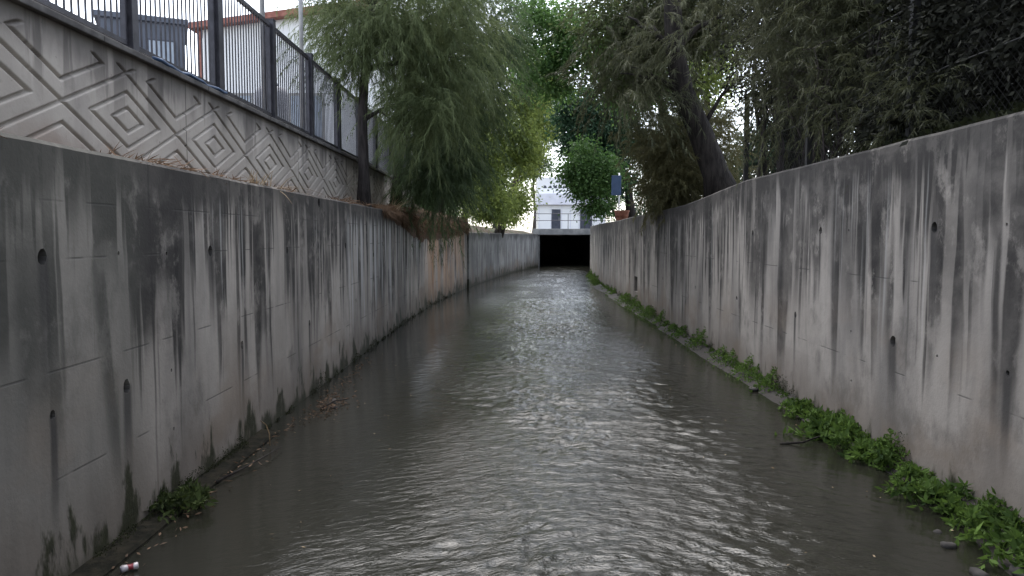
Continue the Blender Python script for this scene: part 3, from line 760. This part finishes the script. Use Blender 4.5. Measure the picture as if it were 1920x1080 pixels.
broad('crown', M['bright_green'], [(2.3,30.3,4.7,.42,.7,.5),(2.85,30.3,4.0,.6,.8,.6),(3.3,30.5,3.2,.65,.8,.38),(2.6,30.2,5.5,.4,.6,.4),(3.5,30.4,4.6,.7,.8,.8)], 260, 40, .15, 12, t, sigma=.30, shell=.9)
t = tree('leafy_tree', 0, 'light green tree arching over the middle of the stream from the right bank')
trunk([(5.2,23.2,2.6),(4.9,23,4.6),(4.2,22.8,6.4),(3.2,22.5,7.8),(1.8,22.2,8.6)], .17, .05,
      [(2,(3.4,22.2,6.2),.06),(3,(1.9,22,7.4),.05),(3,(1.4,22,8.2),.05),(4,(.5,22,8.4),.04),(2,(4.9,22.6,8.0),.06),(4,(.9,22,7.5),.03)], M['bark_dark'], t, 13)
broad('crown', M['mid_green'], [(.5,22,8.4,.75,.9,.6),(1.5,22,7.9,.9,1.1,.75),(2.6,22.2,7.2,.85,1.1,.75),(3.6,22.5,6.8,1.1,1.2,1.2),(1.3,22,7.0,.5,.7,.4,.25),(.5,22.3,6.7,.6,.7,.5,.22),(1.2,22.3,6.3,.6,.7,.4,.14),(.1,22.4,7.6,.5,.8,.4,.35)],
      720, 40, .125, 14, t, sigma=.25, shell=.7)
t = tree('leafy_tree', 0, 'sunlit yellow green tree glimpsed behind the leaning dark trunk')
trunk([(6.5,25,2.9),(6.4,24.9,5.0),(6.2,24.8,7.5)], .14, .06, [(1,(5.8,24.4,6.5),.05),(2,(6.1,24.4,8.2),.05)], M['bark_dark'], t, 15)
broad('crown', M['yellow_green'], [(6.0,24.5,6.9,.95,.9,1.2),(6.6,24.6,8.0,1,1,1.1),(5.7,24.4,5.2,.8,.8,.8)], 210, 42, .13, 16, t, sigma=.24)
t = tree('leaning_tree', 0, 'dark tree with a thick leaning trunk rooted behind the right wall')
kx = 16/14
def far(x, y, z): return (x*kx, 16+(y-14)*kx, 2+(z-2)*kx)
def farb(bl): return [far(*b_[:3])+tuple(q*kx for q in b_[3:6])+tuple(b_[6:]) for b_ in bl]
trunk([far(*q) for q in ((3.88,14.0,2.6),(3.72,14.0,3.15),(3.42,14,3.9),(3.08,14,4.65),(2.92,14,5.4),(2.86,14.0,6.3),(2.9,14,7.2))], .33, .16,
      [(3,far(2.2,14.2,5.0),.09),(4,far(2.1,14.3,6.1),.09),(5,far(2.3,14.4,7.0),.08),(4,far(3.8,14.2,6.1),.1),(5,far(3.8,14,7.0),.1),(2,far(4.0,13.8,5.0),.06)], M['bark_lean'], t, 17)
feather('crown', M['brown_olive'], farb([(2.95,13.45,5.55,.42,.35,.5,.12),(3.45,13.4,4.35,.3,.3,.35,.06),(2.5,15.6,6.6,1.2,1.0,.7),(4.0,15.0,6.9,1.1,1.2,.9),(2.1,15.2,5.5,.5,.8,.65,.7),(2.45,14.5,4.75,.6,.6,.35,.35)]),
        1150, 46, .9, .19, .014, 18, t, droop=.5, clump=.3)
broad('leaf_spray', M['dull_green'], farb([(2.3,15.8,6.4,1.1,1.0,.8),(3.5,16.2,6.4,1.2,1.2,.8),(2.5,16.2,5.4,.8,.8,.6,.5)]), 420, 46, .12, 181, t, sigma=.3, shell=.7)
t = tree('hedge_shrub', 0, 'dark green shrub on the right bank behind the thick leaning trunk', 'shrub')
trunk([(7.2,23,2.85),(7.1,23,4),(7.2,23,5.2)], .07, .03, [(1,(6.5,22.8,4.4),.03),(1,(7.9,22.8,4.6),.03)], M['bark_dark'], t, 171)
broad('foliage', M['deep_green'], [(7.2,22.8,4.3,1.0,1.0,1.3),(8.4,22.8,4.6,1.0,1.0,1.5),(6.2,22.8,3.8,.7,.9,.8)], 330, 44, .12, 172, t, sigma=.26, shell=.7)
t = tree('feathery_bush', 0, 'olive brown feathery bush bulging over the right wall under the leaning trunk', 'bush')
trunk([(4.3,18.8,2.55),(4.1,18.7,3.2),(3.8,18.6,4.2)], .12, .05, [(1,(3.2,18.4,3.7),.05),(2,(3.4,18.4,4.6),.04),(1,(4.7,18.4,3.9),.05)], M['bark_dark'], t, 19)
feather('crown', M['olive'], [(3.5,17.2,4.0,.7,.95,1.0),(4.4,18.3,4.1,.85,1.0,1.05),(3.75,17.2,3.15,.65,.85,.4,.7)], 2300, 46, .5, .13, .012, 20, t, droop=.38, clump=.2)
t = tree('twiggy_shrub', 0, 'bare brown twiggy shrub rising over the right wall beside the dark hedge', 'shrub')
rng = np.random.default_rng(77)
for q in range(20):
    mb = MB()
    b = np.array([rng.uniform(3.75,4.3), rng.uniform(8.6,10.4), 2.7]); e = b+np.array([rng.normal()*.45+.15, rng.normal()*.5, rng.uniform(1.3,2.9)])
    lp = limb_path(b, e, rng, .02, 6, .25); mb.tube(lp, [.011*(1-.8*k/6)+.002 for k in range(7)], 5)
    for _ in range(9):
        s = np.array(lp[rng.integers(2, 7)]); d = unit(np.array([rng.normal()*.7+.25, rng.normal()*.5, rng.uniform(.0,1.0)]))
        mb.tube(limb_path(s, s+d*rng.uniform(.3,.8), rng, -.08, 4, .3), [.006,.005,.004,.003,.0015], 4)
    mb.build('stem', M['twig'], t)
feather('foliage', M['brown_olive'], [(3.75,9.6,4.4,.55,.9,.8),(3.8,9.8,5.4,.7,.9,.6)], 900, 36, .45, .12, .009, 78, t, droop=.2)
t = tree('multi_stem_shrub', 0, 'dark shrub with several upright stems between the bush and the twiggy shrub', 'shrub')
rng = np.random.default_rng(5)
for q in range(7):
    mb = MB()
    b = np.array([3.86+.1*q*.9, 11.6+rng.uniform(-.3,.3), 2.65]); e = b+np.array([rng.normal()*.15, rng.normal()*.2, rng.uniform(1.6,2.4)])
    mb.tube(limb_path(b, e, rng, 0, 6, .2), [.045*(1-.6*k/6) for k in range(7)], 7)
    mb.build('stem', M['bark_dark'], t)
broad('foliage', M['dark_leaf'], [(4.0,11.7,4.9,.8,.9,.55),(3.9,11.6,4.2,.5,.7,.4,.3),(4.5,12.0,3.6,.5,.7,.7,.3)], 150, 40, .075, 21, t, sigma=.2)
# dark hedge shrubs on the right bank
for i, (bl, cl, y, x, lab) in enumerate((
    ([(4.9,12.4,4.2,.75,1.2,1.3),(4.8,12.6,5.9,.9,1.2,.9)], 330, 12.5, 5.0, 'dark hedge shrub behind the right fence, the farthest'),
    ([(4.7,9.2,4.1,.65,1.3,1.3),(4.6,9.3,5.7,.9,1.3,.9)], 430, 9.3, 4.8, 'dark hedge shrub behind the right fence, second farthest'),
    ([(4.5,6.7,3.75,.5,1.3,1.0),(4.5,6.8,5.2,.7,1.3,.8)], 520, 6.8, 4.7, 'dark hedge shrub behind the right fence, beside the thick fence post'),
    ([(4.6,4.6,3.6,.5,1.1,.9),(4.5,4.5,5.0,.75,1.2,.8)], 420, 4.5, 4.7, 'dark hedge shrub behind the right fence, nearest the camera'))):
    t = tree('hedge_shrub', 0, lab, 'shrub', 'hedge shrubs behind the right fence')
    trunk([(x,y,2.75),(x-.05,y,3.6),(x,y+.05,4.6),(x,y,5.4)], .06, .03, [(1,bl[0][:3],.03),(2,bl[1][:3],.03),(1,(x-.2,y+.6,4.4),.025),(1,(x-.1,y-.6,4.3),.025)], M['bark_dark'], t, 40+i, 4)
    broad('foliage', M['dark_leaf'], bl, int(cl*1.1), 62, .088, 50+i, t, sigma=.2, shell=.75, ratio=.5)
t = tree('hedge_shrub', 0, 'brown tinged shrub spilling through the right fence over the wall top', 'shrub')
trunk([(4.05,8.9,2.75),(4.0,8.8,3.5),(4.1,8.7,4.4)], .05, .02, [(1,(3.8,9.6,4.0),.02),(1,(3.8,8.0,3.9),.02),(2,(3.8,8.8,5.0),.02)], M['twig'], t, 191, 5)
feather('foliage', M['brown_olive'], [(3.92,8.6,3.9,.28,1.2,.8),(4.0,9.6,4.9,.45,1.2,.8),(3.85,10.9,4.2,.4,.7,.9),(3.9,7.4,3.3,.18,.9,.35,.2)], 1100, 34, .42, .10, .010, 192, t, droop=.3, clump=.2)
t = tree('hedge_shrub', 0, 'near black shrub pressing through the wire mesh at the right edge', 'shrub')
trunk([(4.15,5.6,2.8),(4.1,5.5,3.5),(4.15,5.4,4.4)], .05, .02, [(1,(4.0,6.3,3.9),.02),(1,(4.0,4.8,3.9),.02)], M['bark_dark'], t, 193, 4)
broad('foliage', M['dark_leaf'], [(4.05,6.9,4.0,.28,.9,.75),(4.05,5.4,3.7,.28,1.0,.6),(4.1,4.2,4.2,.3,.8,.8),(3.98,7.6,3.2,.2,.8,.25,.15)], 420, 52, .075, 194, t, sigma=.17, shell=.7, ratio=.42)
# overhanging dark tree above the right wall
t = tree('overhanging_tree', 0, 'dark leafy tree spreading overhead above the hedge on the right bank')
trunk([(5.6,7.5,2.9),(5.5,7.5,4.4),(5.2,7.6,6.0),(4.8,7.6,7.4)], .2, .09, [(2,(4.0,8.2,6.4),.08),(2,(4.2,6.2,6.4),.08),(1,(4.4,9.8,6.0),.07),(3,(3.6,7.4,7.5),.06),(1,(4.5,5.5,5.6),.06)], M['bark_dark'], t, 23)
broad('crown', M['dark_leaf'], [(4.2,8.6,6.3,1.2,1.5,.9),(4.3,6.0,6.0,1.2,1.4,.9),(3.6,10.8,6.4,1.1,1.3,.8),(4.0,7.4,7.6,1.6,2.2,.9),(3.9,3.6,6.0,1.3,1.4,.9),(3.4,.4,6.2,1.8,2.0,.9),(1.2,-2.4,6.6,2.2,2.0,.9),(-1.6,-3.2,6.4,1.8,1.8,.9)], 1500, 50, .11, 24, t, sigma=.3, ratio=.5, shell=.7)  # hindmost blobs added out of view, over the camera, to shade the near walls
# ivy on the bank near the right edge
rng = np.random.default_rng(9); n = 2600
P = np.stack([rng.uniform(3.5,4.3,n), rng.uniform(3.0,8.0,n), np.zeros(n)], 1)
P[:,2] = 2.84+np.clip((P[:,0]-3.5)*.28, 0, .3)*rng.random(n)*(1.0+.8*vnoise(P[:,1]*2, P[:,0]*2, 6))
V,F,T = leaf_quads(P, unit(rng.normal(size=(n,3))*.6+np.array([-.5,0,.3])), .065, .05, rng, rng.random(n)*.6)
tag(np_mesh('ivy_ground_cover', V, F, M['moss'], None, T), 'dark ivy creeping along the top of the right wall', 'ivy', kind='stuff')

# ---- fence on the right bank
def mesh_fence():
    root = empty('wire_fence', (3.78, 1, 2.7)); tag(root, 'dark wire mesh fence on posts along the top of the right bank', 'fence')
    L = 11.5
    for y in (1.25, 3.75, 6.25, 8.75, 11.4):
        mb = MB(); mb.box(-.035,.035,y-.035,y+.035,-.1,1.62); mb.build('post', M['fence_black'], root)
    mb = MB()
    for z in (.08,.8,1.52): mb.tube([(.042,0,z),(.042,L,z)], .008, 5)
    mb.build('line_wire', M['fence_black'], root)
    mb = MB(); s = .075; H = 1.44; z0 = .08
    k = -int(H/s)-1
    def bar(y0,za,y1,zb,x):
        w = .0010
        mb.add([(x,y0-w,za),(x,y0+w,za),(x+.003,y0,za),(x,y1-w,zb),(x,y1+w,zb),(x+.003,y1,zb)], [(0,1,4,3),(1,2,5,4),(2,0,3,5)])
    while k*s < L:
        a = k*s
        y0, y1 = max(a, 0), min(a+H, L)
        if y1 > y0:
            bar(y0, z0+y0-a, y1, z0+y1-a, .052); bar(y0, z0+H-(y0-a), y1, z0+H-(y1-a), .058)
        k += 1
    mb.build('wire_mesh', M['fence_black'], root)
mesh_fence()

# ------------------------------------------------------------------ litter, straws, weeds, debris
rng = np.random.default_rng(31)
def litter():
    n = 15000
    y = rng.uniform(14.6, 29, n)**1.0; u = rng.random(n)
    wl_x = np.array([at_y(LW, q) for q in y])
    drop = np.interp(y, [14.6,16.5,19,24,29], [.02,.10,.42,.5,.3])*(.5+.9*vnoise(y*1.4, y*0+3, 2))
    over = rng.random(n) < .55
    x = np.where(over, wl_x+rng.uniform(.0,.07,n), wl_x-rng.uniform(0,.7,n))
    z = np.where(over, 2.55-drop*u, 2.52+.12*rng.random(n)+np.interp(y,[15,20,29],[.02,.16,.1])*rng.random(n))
    P = np.stack([x,y,z],1)
    D = unit(np.stack([rng.normal(size=n)*.35+.1, rng.normal(size=n)*.5, -rng.uniform(.15,1.0,n)],1))
    D[~over] = unit(D[~over]*np.array([1,1,.25])+np.array([.25,0,0]))
    return leaf_quads(P, D, .22, .013, rng, np.clip(rng.random(n)*.8+.1,0,1))
def mound():
    ys = np.arange(14.8, 29.1, .1); u = np.linspace(0, 1, 22); rows = []
    for y in ys:
        wx = at_y(LW, y); k = float(np.interp(y, [14.8,16.2,19,26,29.1], [0,.35,1,1,.4]))
        n1 = vnoise(np.array([y*1.3]), np.array([.5]), 14)[0]; n2 = vnoise(np.array([y*4.1]), np.array([.5]), 15)[0]
        drop = k*(.28+.34*n1+.14*n2)
        for q in u:
            nz = .06*(vnoise(np.array([y*3.0]), np.array([q*7.0]), 16)[0]-.5)*k
            if q < .6: a_ = q/.6; p = (wx-.8+(.8+.05*k)*a_, y, 2.49+(.26*k*math.sin(math.pi*min(1,a_*.55+.25))+nz))
            else: a_ = (q-.6)/.4; p = (wx+.05*k*(1-a_)+.012+nz*.5*(1-a_), y, 2.49+.26*k*math.sin(math.pi*.8)*(1-a_)-drop*a_+nz)
            rows.append(p)
    ny, nx = len(ys), len(u); idx = np.arange(ny*nx).reshape(ny,nx)
    F = np.stack([idx[:-1,:-1],idx[1:,:-1],idx[1:,1:],idx[:-1,1:]],-1).reshape(-1,4)
    t = NT('needle_mat'); p = t.pos(); X_, Y_, Z_ = t.sep(p)
    n = t.noise(t.vec(t.math('MULTIPLY', X_, 9), t.math('MULTIPLY', Y_, 26), t.math('MULTIPLY', Z_, 6)), 1, 5, .7)
    c = t.mix(t.step(n, .35, .68), (.05,.035,.026), (.17,.105,.07))
    return np_mesh('needle_mound', np.array(rows), F, t.done(t.bsdf(c, .95, normal=t.bump(n, .9, .03), spec=.15)), None, smooth=True)
tag(mound(), 'brown mound of needles and roots slumping over the left wall under the feathery trees', 'mound', kind='stuff')
V,F,T = litter()
tag(np_mesh('needle_litter', V, F, M['litter'], None, T), 'brown fallen needles matted over the top of the left wall', 'litter', kind='stuff')
def litter2():
    n = 5200; y = rng.uniform(3.0,15.5,n)
    x = -2.62-rng.random(n)**.8*.62; dens = vnoise(y*.9, y*0+7, 3)
    z = 2.50+.09*rng.random(n)*np.clip(dens*2-.5,0,1.3)
    P = np.stack([x,y,z],1)[dens > .42]; m = len(P)
    D = unit(rng.normal(size=(m,3))*np.array([1,1,.3])+np.array([.2,0,0]))
    return leaf_quads(P, D, .16, .012, rng, rng.random(m))
V,F,T = litter2()
tag(np_mesh('dry_grass', V, F, M['litter'], None, T), 'thin dry grass and needles on the ledge below the patterned wall', 'grass', kind='stuff')

def blades(base, n, length, width, lean, rng_, spread=.06, arch=.35, segs=5):
    V=[];F=[];T=[]
    for _ in range(n):
        b = np.array(base)+np.array([rng_.normal()*spread, rng_.normal()*spread, 0]); d = unit(np.array(lean)+rng_.normal(size=3)*.4)
        L = length*rng_.uniform(.55,1.2); s = unit(np.cross(d, [0,0,1])+rng_.normal(size=3)*.2); k0 = len(V); tn = rng_.random()
        for i in range(segs+1):
            t_ = i/segs; p = b+d*L*t_+np.array([0,0,-arch*L*t_*t_]); w = width*(1-t_)*.5+.0008
            V += [p-s*w, p+s*w]; T += [tn, tn]
            if i: F.append((k0+2*i-2,k0+2*i-1,k0+2*i+1,k0+2*i))
    return V,F,T
for (b, n, L, lean, lab) in (((-2.66,15.9,2.52),34,.62,(.5,-.1,.9),'tuft of dry pale grass arching over the left wall below the feathery trees'),
                             ((-2.64,8.3,2.52),9,.5,(.5,.3,.25),'few dry straws poking over the left wall edge below the third fence panel'),
                             ((-2.75,7.9,2.5),40,.32,(.2,0,.9),'short tuft of reddish dry grass on the ledge before the patterned wall'),
                             ((-2.63,18.0,2.5),22,.8,(.8,-.2,.35),'long dry grass spray drooping over the left wall by the brown needles')):
    V,F,T = blades(b, n, L, .012, lean, rng)
    tag(np_mesh('dry_grass_tuft', V, F, M['straw'], None, T), lab, 'grass tuft', 'dry grass tufts on the left wall')

def weed(base, size, n, seed, to, mat='weed'):
    """leafy weed: stems with small lobed leaves"""
    r = np.random.default_rng(seed); Ps=[];Ds=[];Ts=[]; Ss=[]; Sd=[]
    for _ in range(int(n*1.5)):
        b = np.array(base)+np.array([r.normal()*size*.35, r.normal()*size*.48, 0.0])
        d = unit(np.array([to*.75, 0, .9])+r.normal(size=3)*.55); L = size*r.uniform(.5,1.2); tn = r.random()
        pts = [b+d*L*t_+np.array([0,0,-.55*L*t_*t_]) for t_ in np.linspace(0,1,7)]
        for i in range(6): Ss.append(pts[i]); Sd.append((pts[i+1]-pts[i])*1.25)
        for i in range(1,7):
            for _2 in range(4):
                Ps.append(pts[i]); Ds.append(unit(d*.3+r.normal(size=3)*.8)); Ts.append(np.clip(tn*.7+r.random()*.3,0,1))
    V,F,T = leaf_quads(np.array(Ps), np.array(Ds), size*.26, size*.10, r, np.array(Ts))
    Sd = np.array(Sd); ln = np.linalg.norm(Sd, axis=1)
    v,f,tt = leaf_quads(np.array(Ss), unit(Sd), ln.mean(), .011, r, np.full(len(Sd), .1))
    return np.concatenate([V,v]), np.concatenate([F,f+len(V)]), np.concatenate([T,tt])
right_spots = [(4.5,.34,26),(5.05,.22,18),(5.5,.31,22),(5.95,.18,14),(6.55,.30,24),(7.3,.38,30),(8.3,.24,20)]
ord_ = ['nearest','second nearest','third nearest','fourth nearest','fifth nearest','sixth nearest','seventh nearest']
for i, (y, s, n) in enumerate(right_spots):
    V,F,T = weed((3.24, y, .05), s, n, 200+i, -1)
    tag(np_mesh('weed_clump', V, F, M['weed'], None, T), 'green leafy weed clump at the foot of the right wall, '+ord_[i]+' the camera', 'weed', 'weed clumps along the right wall')
V,F,T = weed((-2.54, 5.36, .02), .26, 20, 300, .6)
tag(np_mesh('weed_clump', V, F, M['tuft'], None, T), 'green weed clump growing from the wall joint at the foot of the left wall', 'weed')

def strip(n, y0, y1, path, side, hmax, leaf, seed, thr, pw=1.0, out=.3):
    r = np.random.default_rng(seed)
    y = y0+(y1-y0)*r.random(n)**pw; base = np.array([at_y(path, q) for q in y])
    h = np.clip((vnoise(y*2.2, y*0+seed, 3)*.6+vnoise(y*6, y*0+seed, 4)*.4-thr)/(1-thr), 0, 1)
    t_ = r.random(n); z = .0+t_*hmax*h; x = base+side*(.01+out*(1-t_)*r.random(n)*np.clip(h*2,0.15,1))
    P = np.stack([x,y,z],1)[h > .02]; m = len(P)
    D = unit(r.normal(size=(m,3))*.7+np.array([side*.5,0,.3]))
    return leaf_quads(P, D, leaf, leaf*.45, r, np.clip(r.random(m)*.6+.4*vnoise(P[:,1]*3, P[:,2]*0+2, 9),0,1))
V,F,T = strip(22000, 3.2, 38, RW, -1, .46, .05, 41, .36, 1.25, .36)
tag(np_mesh('weeds', V, F, M['weed'], None, T), 'low green weeds in a strip along the foot of the right wall', 'weeds', kind='stuff')
V,F,T = strip(16000, 3.2, 44, RW, -1, .36, .022, 43, .25, 1.2, .12)
tag(np_mesh('moss_strip', V, F, M['moss'], None, T), 'dark moss creeping up the foot of the right wall', 'moss', kind='stuff')
V,F,T = strip(9000, 3.0, 26, LW, 1, .24, .016, 45, .42, 1.2, .05)
tag(np_mesh('moss_strip', V, F, M['moss'], None, T), 'dark moss tongues along the foot of the left wall', 'moss', kind='stuff')

V,F,T = strip(7000, 2.6, 7.6, LW, 1, .10, .016, 47, .18, 1.0, .2)
tag(np_mesh('moss_strip', V, F, M['moss'], None, T), 'dark moss over the low concrete footing at the near left', 'moss', kind='stuff')

r_ = np.random.default_rng(97); n_ = 420
y_ = np.concatenate([r_.uniform(3.2,12,240), r_.normal(8.7,.35,180)]); x_ = np.where(np.arange(n_) < 240, -2.43+np.abs(r_.normal(size=n_))*.10, -2.3+np.abs(r_.normal(size=n_))*.16)
V,F,T = leaf_quads(np.stack([x_,y_,.012+.02*r_.random(n_)],1), unit(r_.normal(size=(n_,3))*np.array([1,1,.25])), .055, .014, r_, r_.random(n_)*.7)
tag(np_mesh('leaf_debris', V, F, M['litter'], None, T), 'dead leaves and twiglets snagged along the left wall foot', 'debris', kind='stuff')

# mud and silt along the right wall
def mud():
    ys = np.arange(2.2, 30, .12); s = np.linspace(0,1,9); rows=[]
    for y in ys:
        w = .22+.3*vnoise(np.array([y*.7]), np.array([1.5]), 6)[0]+(.28 if y < 5.4 else 0)*min(1,(5.4-y) if y < 5.4 else 0)
        rows.append([(3.36-w*q, y, .085*(1-q)**1.2*(.6+.8*vnoise(np.array([y*3]),np.array([q*4]),7)[0])-.03*q) for q in s])
    V = np.array(rows); ny,nx,_ = V.shape; idx = np.arange(ny*nx).reshape(ny,nx)
    F = np.stack([idx[:-1,1:],idx[:-1,:-1],idx[1:,:-1],idx[1:,1:]],-1).reshape(-1,4)
    return np_mesh('mud_bank', V.reshape(-1,3), F, M['mud'], None, smooth=True)
tag(mud(), kind='structure')

def stone(x, y, z, r, seed):
    q = np.random.default_rng(seed); bm = bmesh.new(); bmesh.ops.create_icosphere(bm, subdivisions=2, radius=1)
    ax = q.uniform(.7,1.3,3)*r; ph = q.uniform(0,6,6)
    for v in bm.verts:
        k = 1+.16*math.sin(v.co.x*3+ph[0])+.14*math.sin(v.co.y*3.4+ph[1])+.12*math.sin(v.co.z*4+ph[2])
        v.co = Vector((x+v.co.x*ax[0]*k, y+v.co.y*ax[1]*k, z+v.co.z*ax[2]*.6*k))
    me = bpy.data.meshes.new('stone'); bm.to_mesh(me); bm.free()
    me.polygons.foreach_set('use_smooth', np.ones(len(me.polygons), dtype=bool))
    return link('stone', me, M['stone'])
for i, (x,y,z,r,lab) in enumerate(((2.86,4.95,.0,.035,'small pale stone beside the right bank mud, farther of the pair'),(2.8,4.72,.0,.045,'flat pale stone beside the right bank mud, nearer of the pair'),
                                   (2.74,4.3,.0,.05,'dark wet stone in shallow water at the right bank'),(3.02,4.25,.03,.09,'large dark stone on the muddy right bank'),
                                   (3.1,9.6,.02,.06,'round stone among weeds by the right wall'),(-2.2,8.9,.0,.06,'wet stone beside the left footing near a twig'),(-2.12,8.6,.0,.04,'small wet stone off the left footing'))):
    tag(stone(x,y,z,r,60+i), lab, 'stone')
# crushed can by the left footing
def can():
    root = empty('drink_can', (-2.31,4.33,.025), math.radians(38)); root.scale = (.75,.75,.7); tag(root, 'crushed white and maroon drink can on the left footing', 'can')
    mb = MB(); mb.tube([(-.062,0,0),(-.055,0,0),(-.02,0,0),(0,.004,0),(.03,0,0),(.055,0,0),(.062,0,0)], [.024,.031,.027,.021,.027,.031,.024], 14); mb.build('body', M['can'], root)
    mb = MB(); mb.tube([(-.018,0,0),(0,.004,0),(.028,0,0)], [.0285,.0225,.0280], 14, False); mb.build('label_band', M['can_red'], root)
    mb = MB(); mb.tube([(-.066,0,0),(-.0625,0,0)], .026, 14); mb.build('lid', M['alu'], root)
can()
def twig(pts, r, lab, name='twig', mat='wet_twig', cat='twig'):
    mb = MB(); mb.tube(pts, [r*(1-.6*i/(len(pts)-1)) for i in range(len(pts))], 6); tag(mb.build(name, M[mat]), lab, cat)
twig([(-2.42,5.9,.02),(-2.3,6.3,.03),(-2.22,6.6,.045),(-2.2,6.9,.03)], .012, 'brown twig lying in the water beside the left footing')
twig([(-2.25,8.5,.01),(-2.15,8.75,.05),(-2.02,8.95,.03)], .012, 'short wet twig stranded off the left wall foot')
twig([(2.55,7.1,.0),(2.75,7.05,.03),(2.98,7.2,.05),(3.2,7.25,.06)], .013, 'dark twig lying at the edge of the right weeds')
twig([(-2.33,6.95,.02),(-2.35,7.0,.12),(-2.39,7.03,.2),(-2.45,7.05,.235)], .007, 'pale curved stalk sticking up by the left footing', 'stalk', 'straw', 'stalk')
# floating leaves and flecks
lr = np.random.default_rng(88)
V=[];F=[];T=[]
for i in range(110):
    y = 2.6+lr.random()**1.4*14; x = lr.uniform(-2.35,-.9) if lr.random() < .6 else lr.uniform(1.6,3.0)
    P = np.array([[x,y,.014+.004*lr.random()]]); D = unit(np.array([[lr.normal(), lr.normal(), .05]]))
    v,f,t_ = leaf_quads(P, D, .02+.02*lr.random(), .010, lr, np.array([lr.random()])); F.append(f+len(V)); V += [tuple(q) for q in v]; T += list(t_)
tag(np_mesh('floating_leaf_litter', np.array(V), np.concatenate(F), M['straw'], None, np.array(T)), 'pale leaf flecks drifting on the calm water by both walls', 'leaf litter', kind='stuff')

# ------------------------------------------------------------------ light, world, camera
SUN_EL, SUN_AZ = math.radians(63), math.radians(-14)      # azimuth from +Y towards +X; sun high over the left bank
w = bpy.data.worlds.new('World'); scene.world = w; w.use_nodes = True
nt = w.node_tree; nt.nodes.clear()
sky = nt.nodes.new('ShaderNodeTexSky'); sky.sky_type = 'NISHITA'; sky.sun_disc = False
sky.sun_elevation = SUN_EL; sky.sun_rotation = SUN_AZ; sky.dust_density = 2.0; sky.air_density = 1.0
hs = nt.nodes.new('ShaderNodeHueSaturation'); hs.inputs['Saturation'].default_value = .45
bg = nt.nodes.new('ShaderNodeBackground'); bg.inputs['Strength'].default_value = .15
out = nt.nodes.new('ShaderNodeOutputWorld')
nt.links.new(sky.outputs[0], hs.inputs['Color']); nt.links.new(hs.outputs[0], bg.inputs[0]); nt.links.new(bg.outputs[0], out.inputs[0])
sl = bpy.data.lights.new('sun', 'SUN'); sl.energy = .55; sl.angle = math.radians(50); sl.color = (1,.97,.92)
so = bpy.data.objects.new('sun', sl); COL.objects.link(so)
d = Vector((math.sin(SUN_AZ)*math.cos(SUN_EL), math.cos(SUN_AZ)*math.cos(SUN_EL), math.sin(SUN_EL)))
so.rotation_euler = (-d).to_track_quat('-Z', 'Y').to_euler(); so.location = (-10, 5, 20)

cam = bpy.data.cameras.new('camera'); co = bpy.data.objects.new('camera', cam); COL.objects.link(co)
cam.sensor_width = 36; cam.lens = 1400/1920*36; cam.clip_start = .05; cam.clip_end = 4000
co.location = (0,0,2.0)
co.rotation_euler = (math.radians(90)-math.atan(97/1400), 0, math.atan(7/1400))
scene.camera = co
scene.view_settings.view_transform = 'Standard'; scene.view_settings.look = 'None'
scene.view_settings.exposure = 1.98; scene.view_settings.gamma = 1.0
scene.cycles.max_bounces = 6; scene.cycles.diffuse_bounces = 2; scene.cycles.glossy_bounces = 3; scene.cycles.transmission_bounces = 4
scene.cycles.use_denoising = True
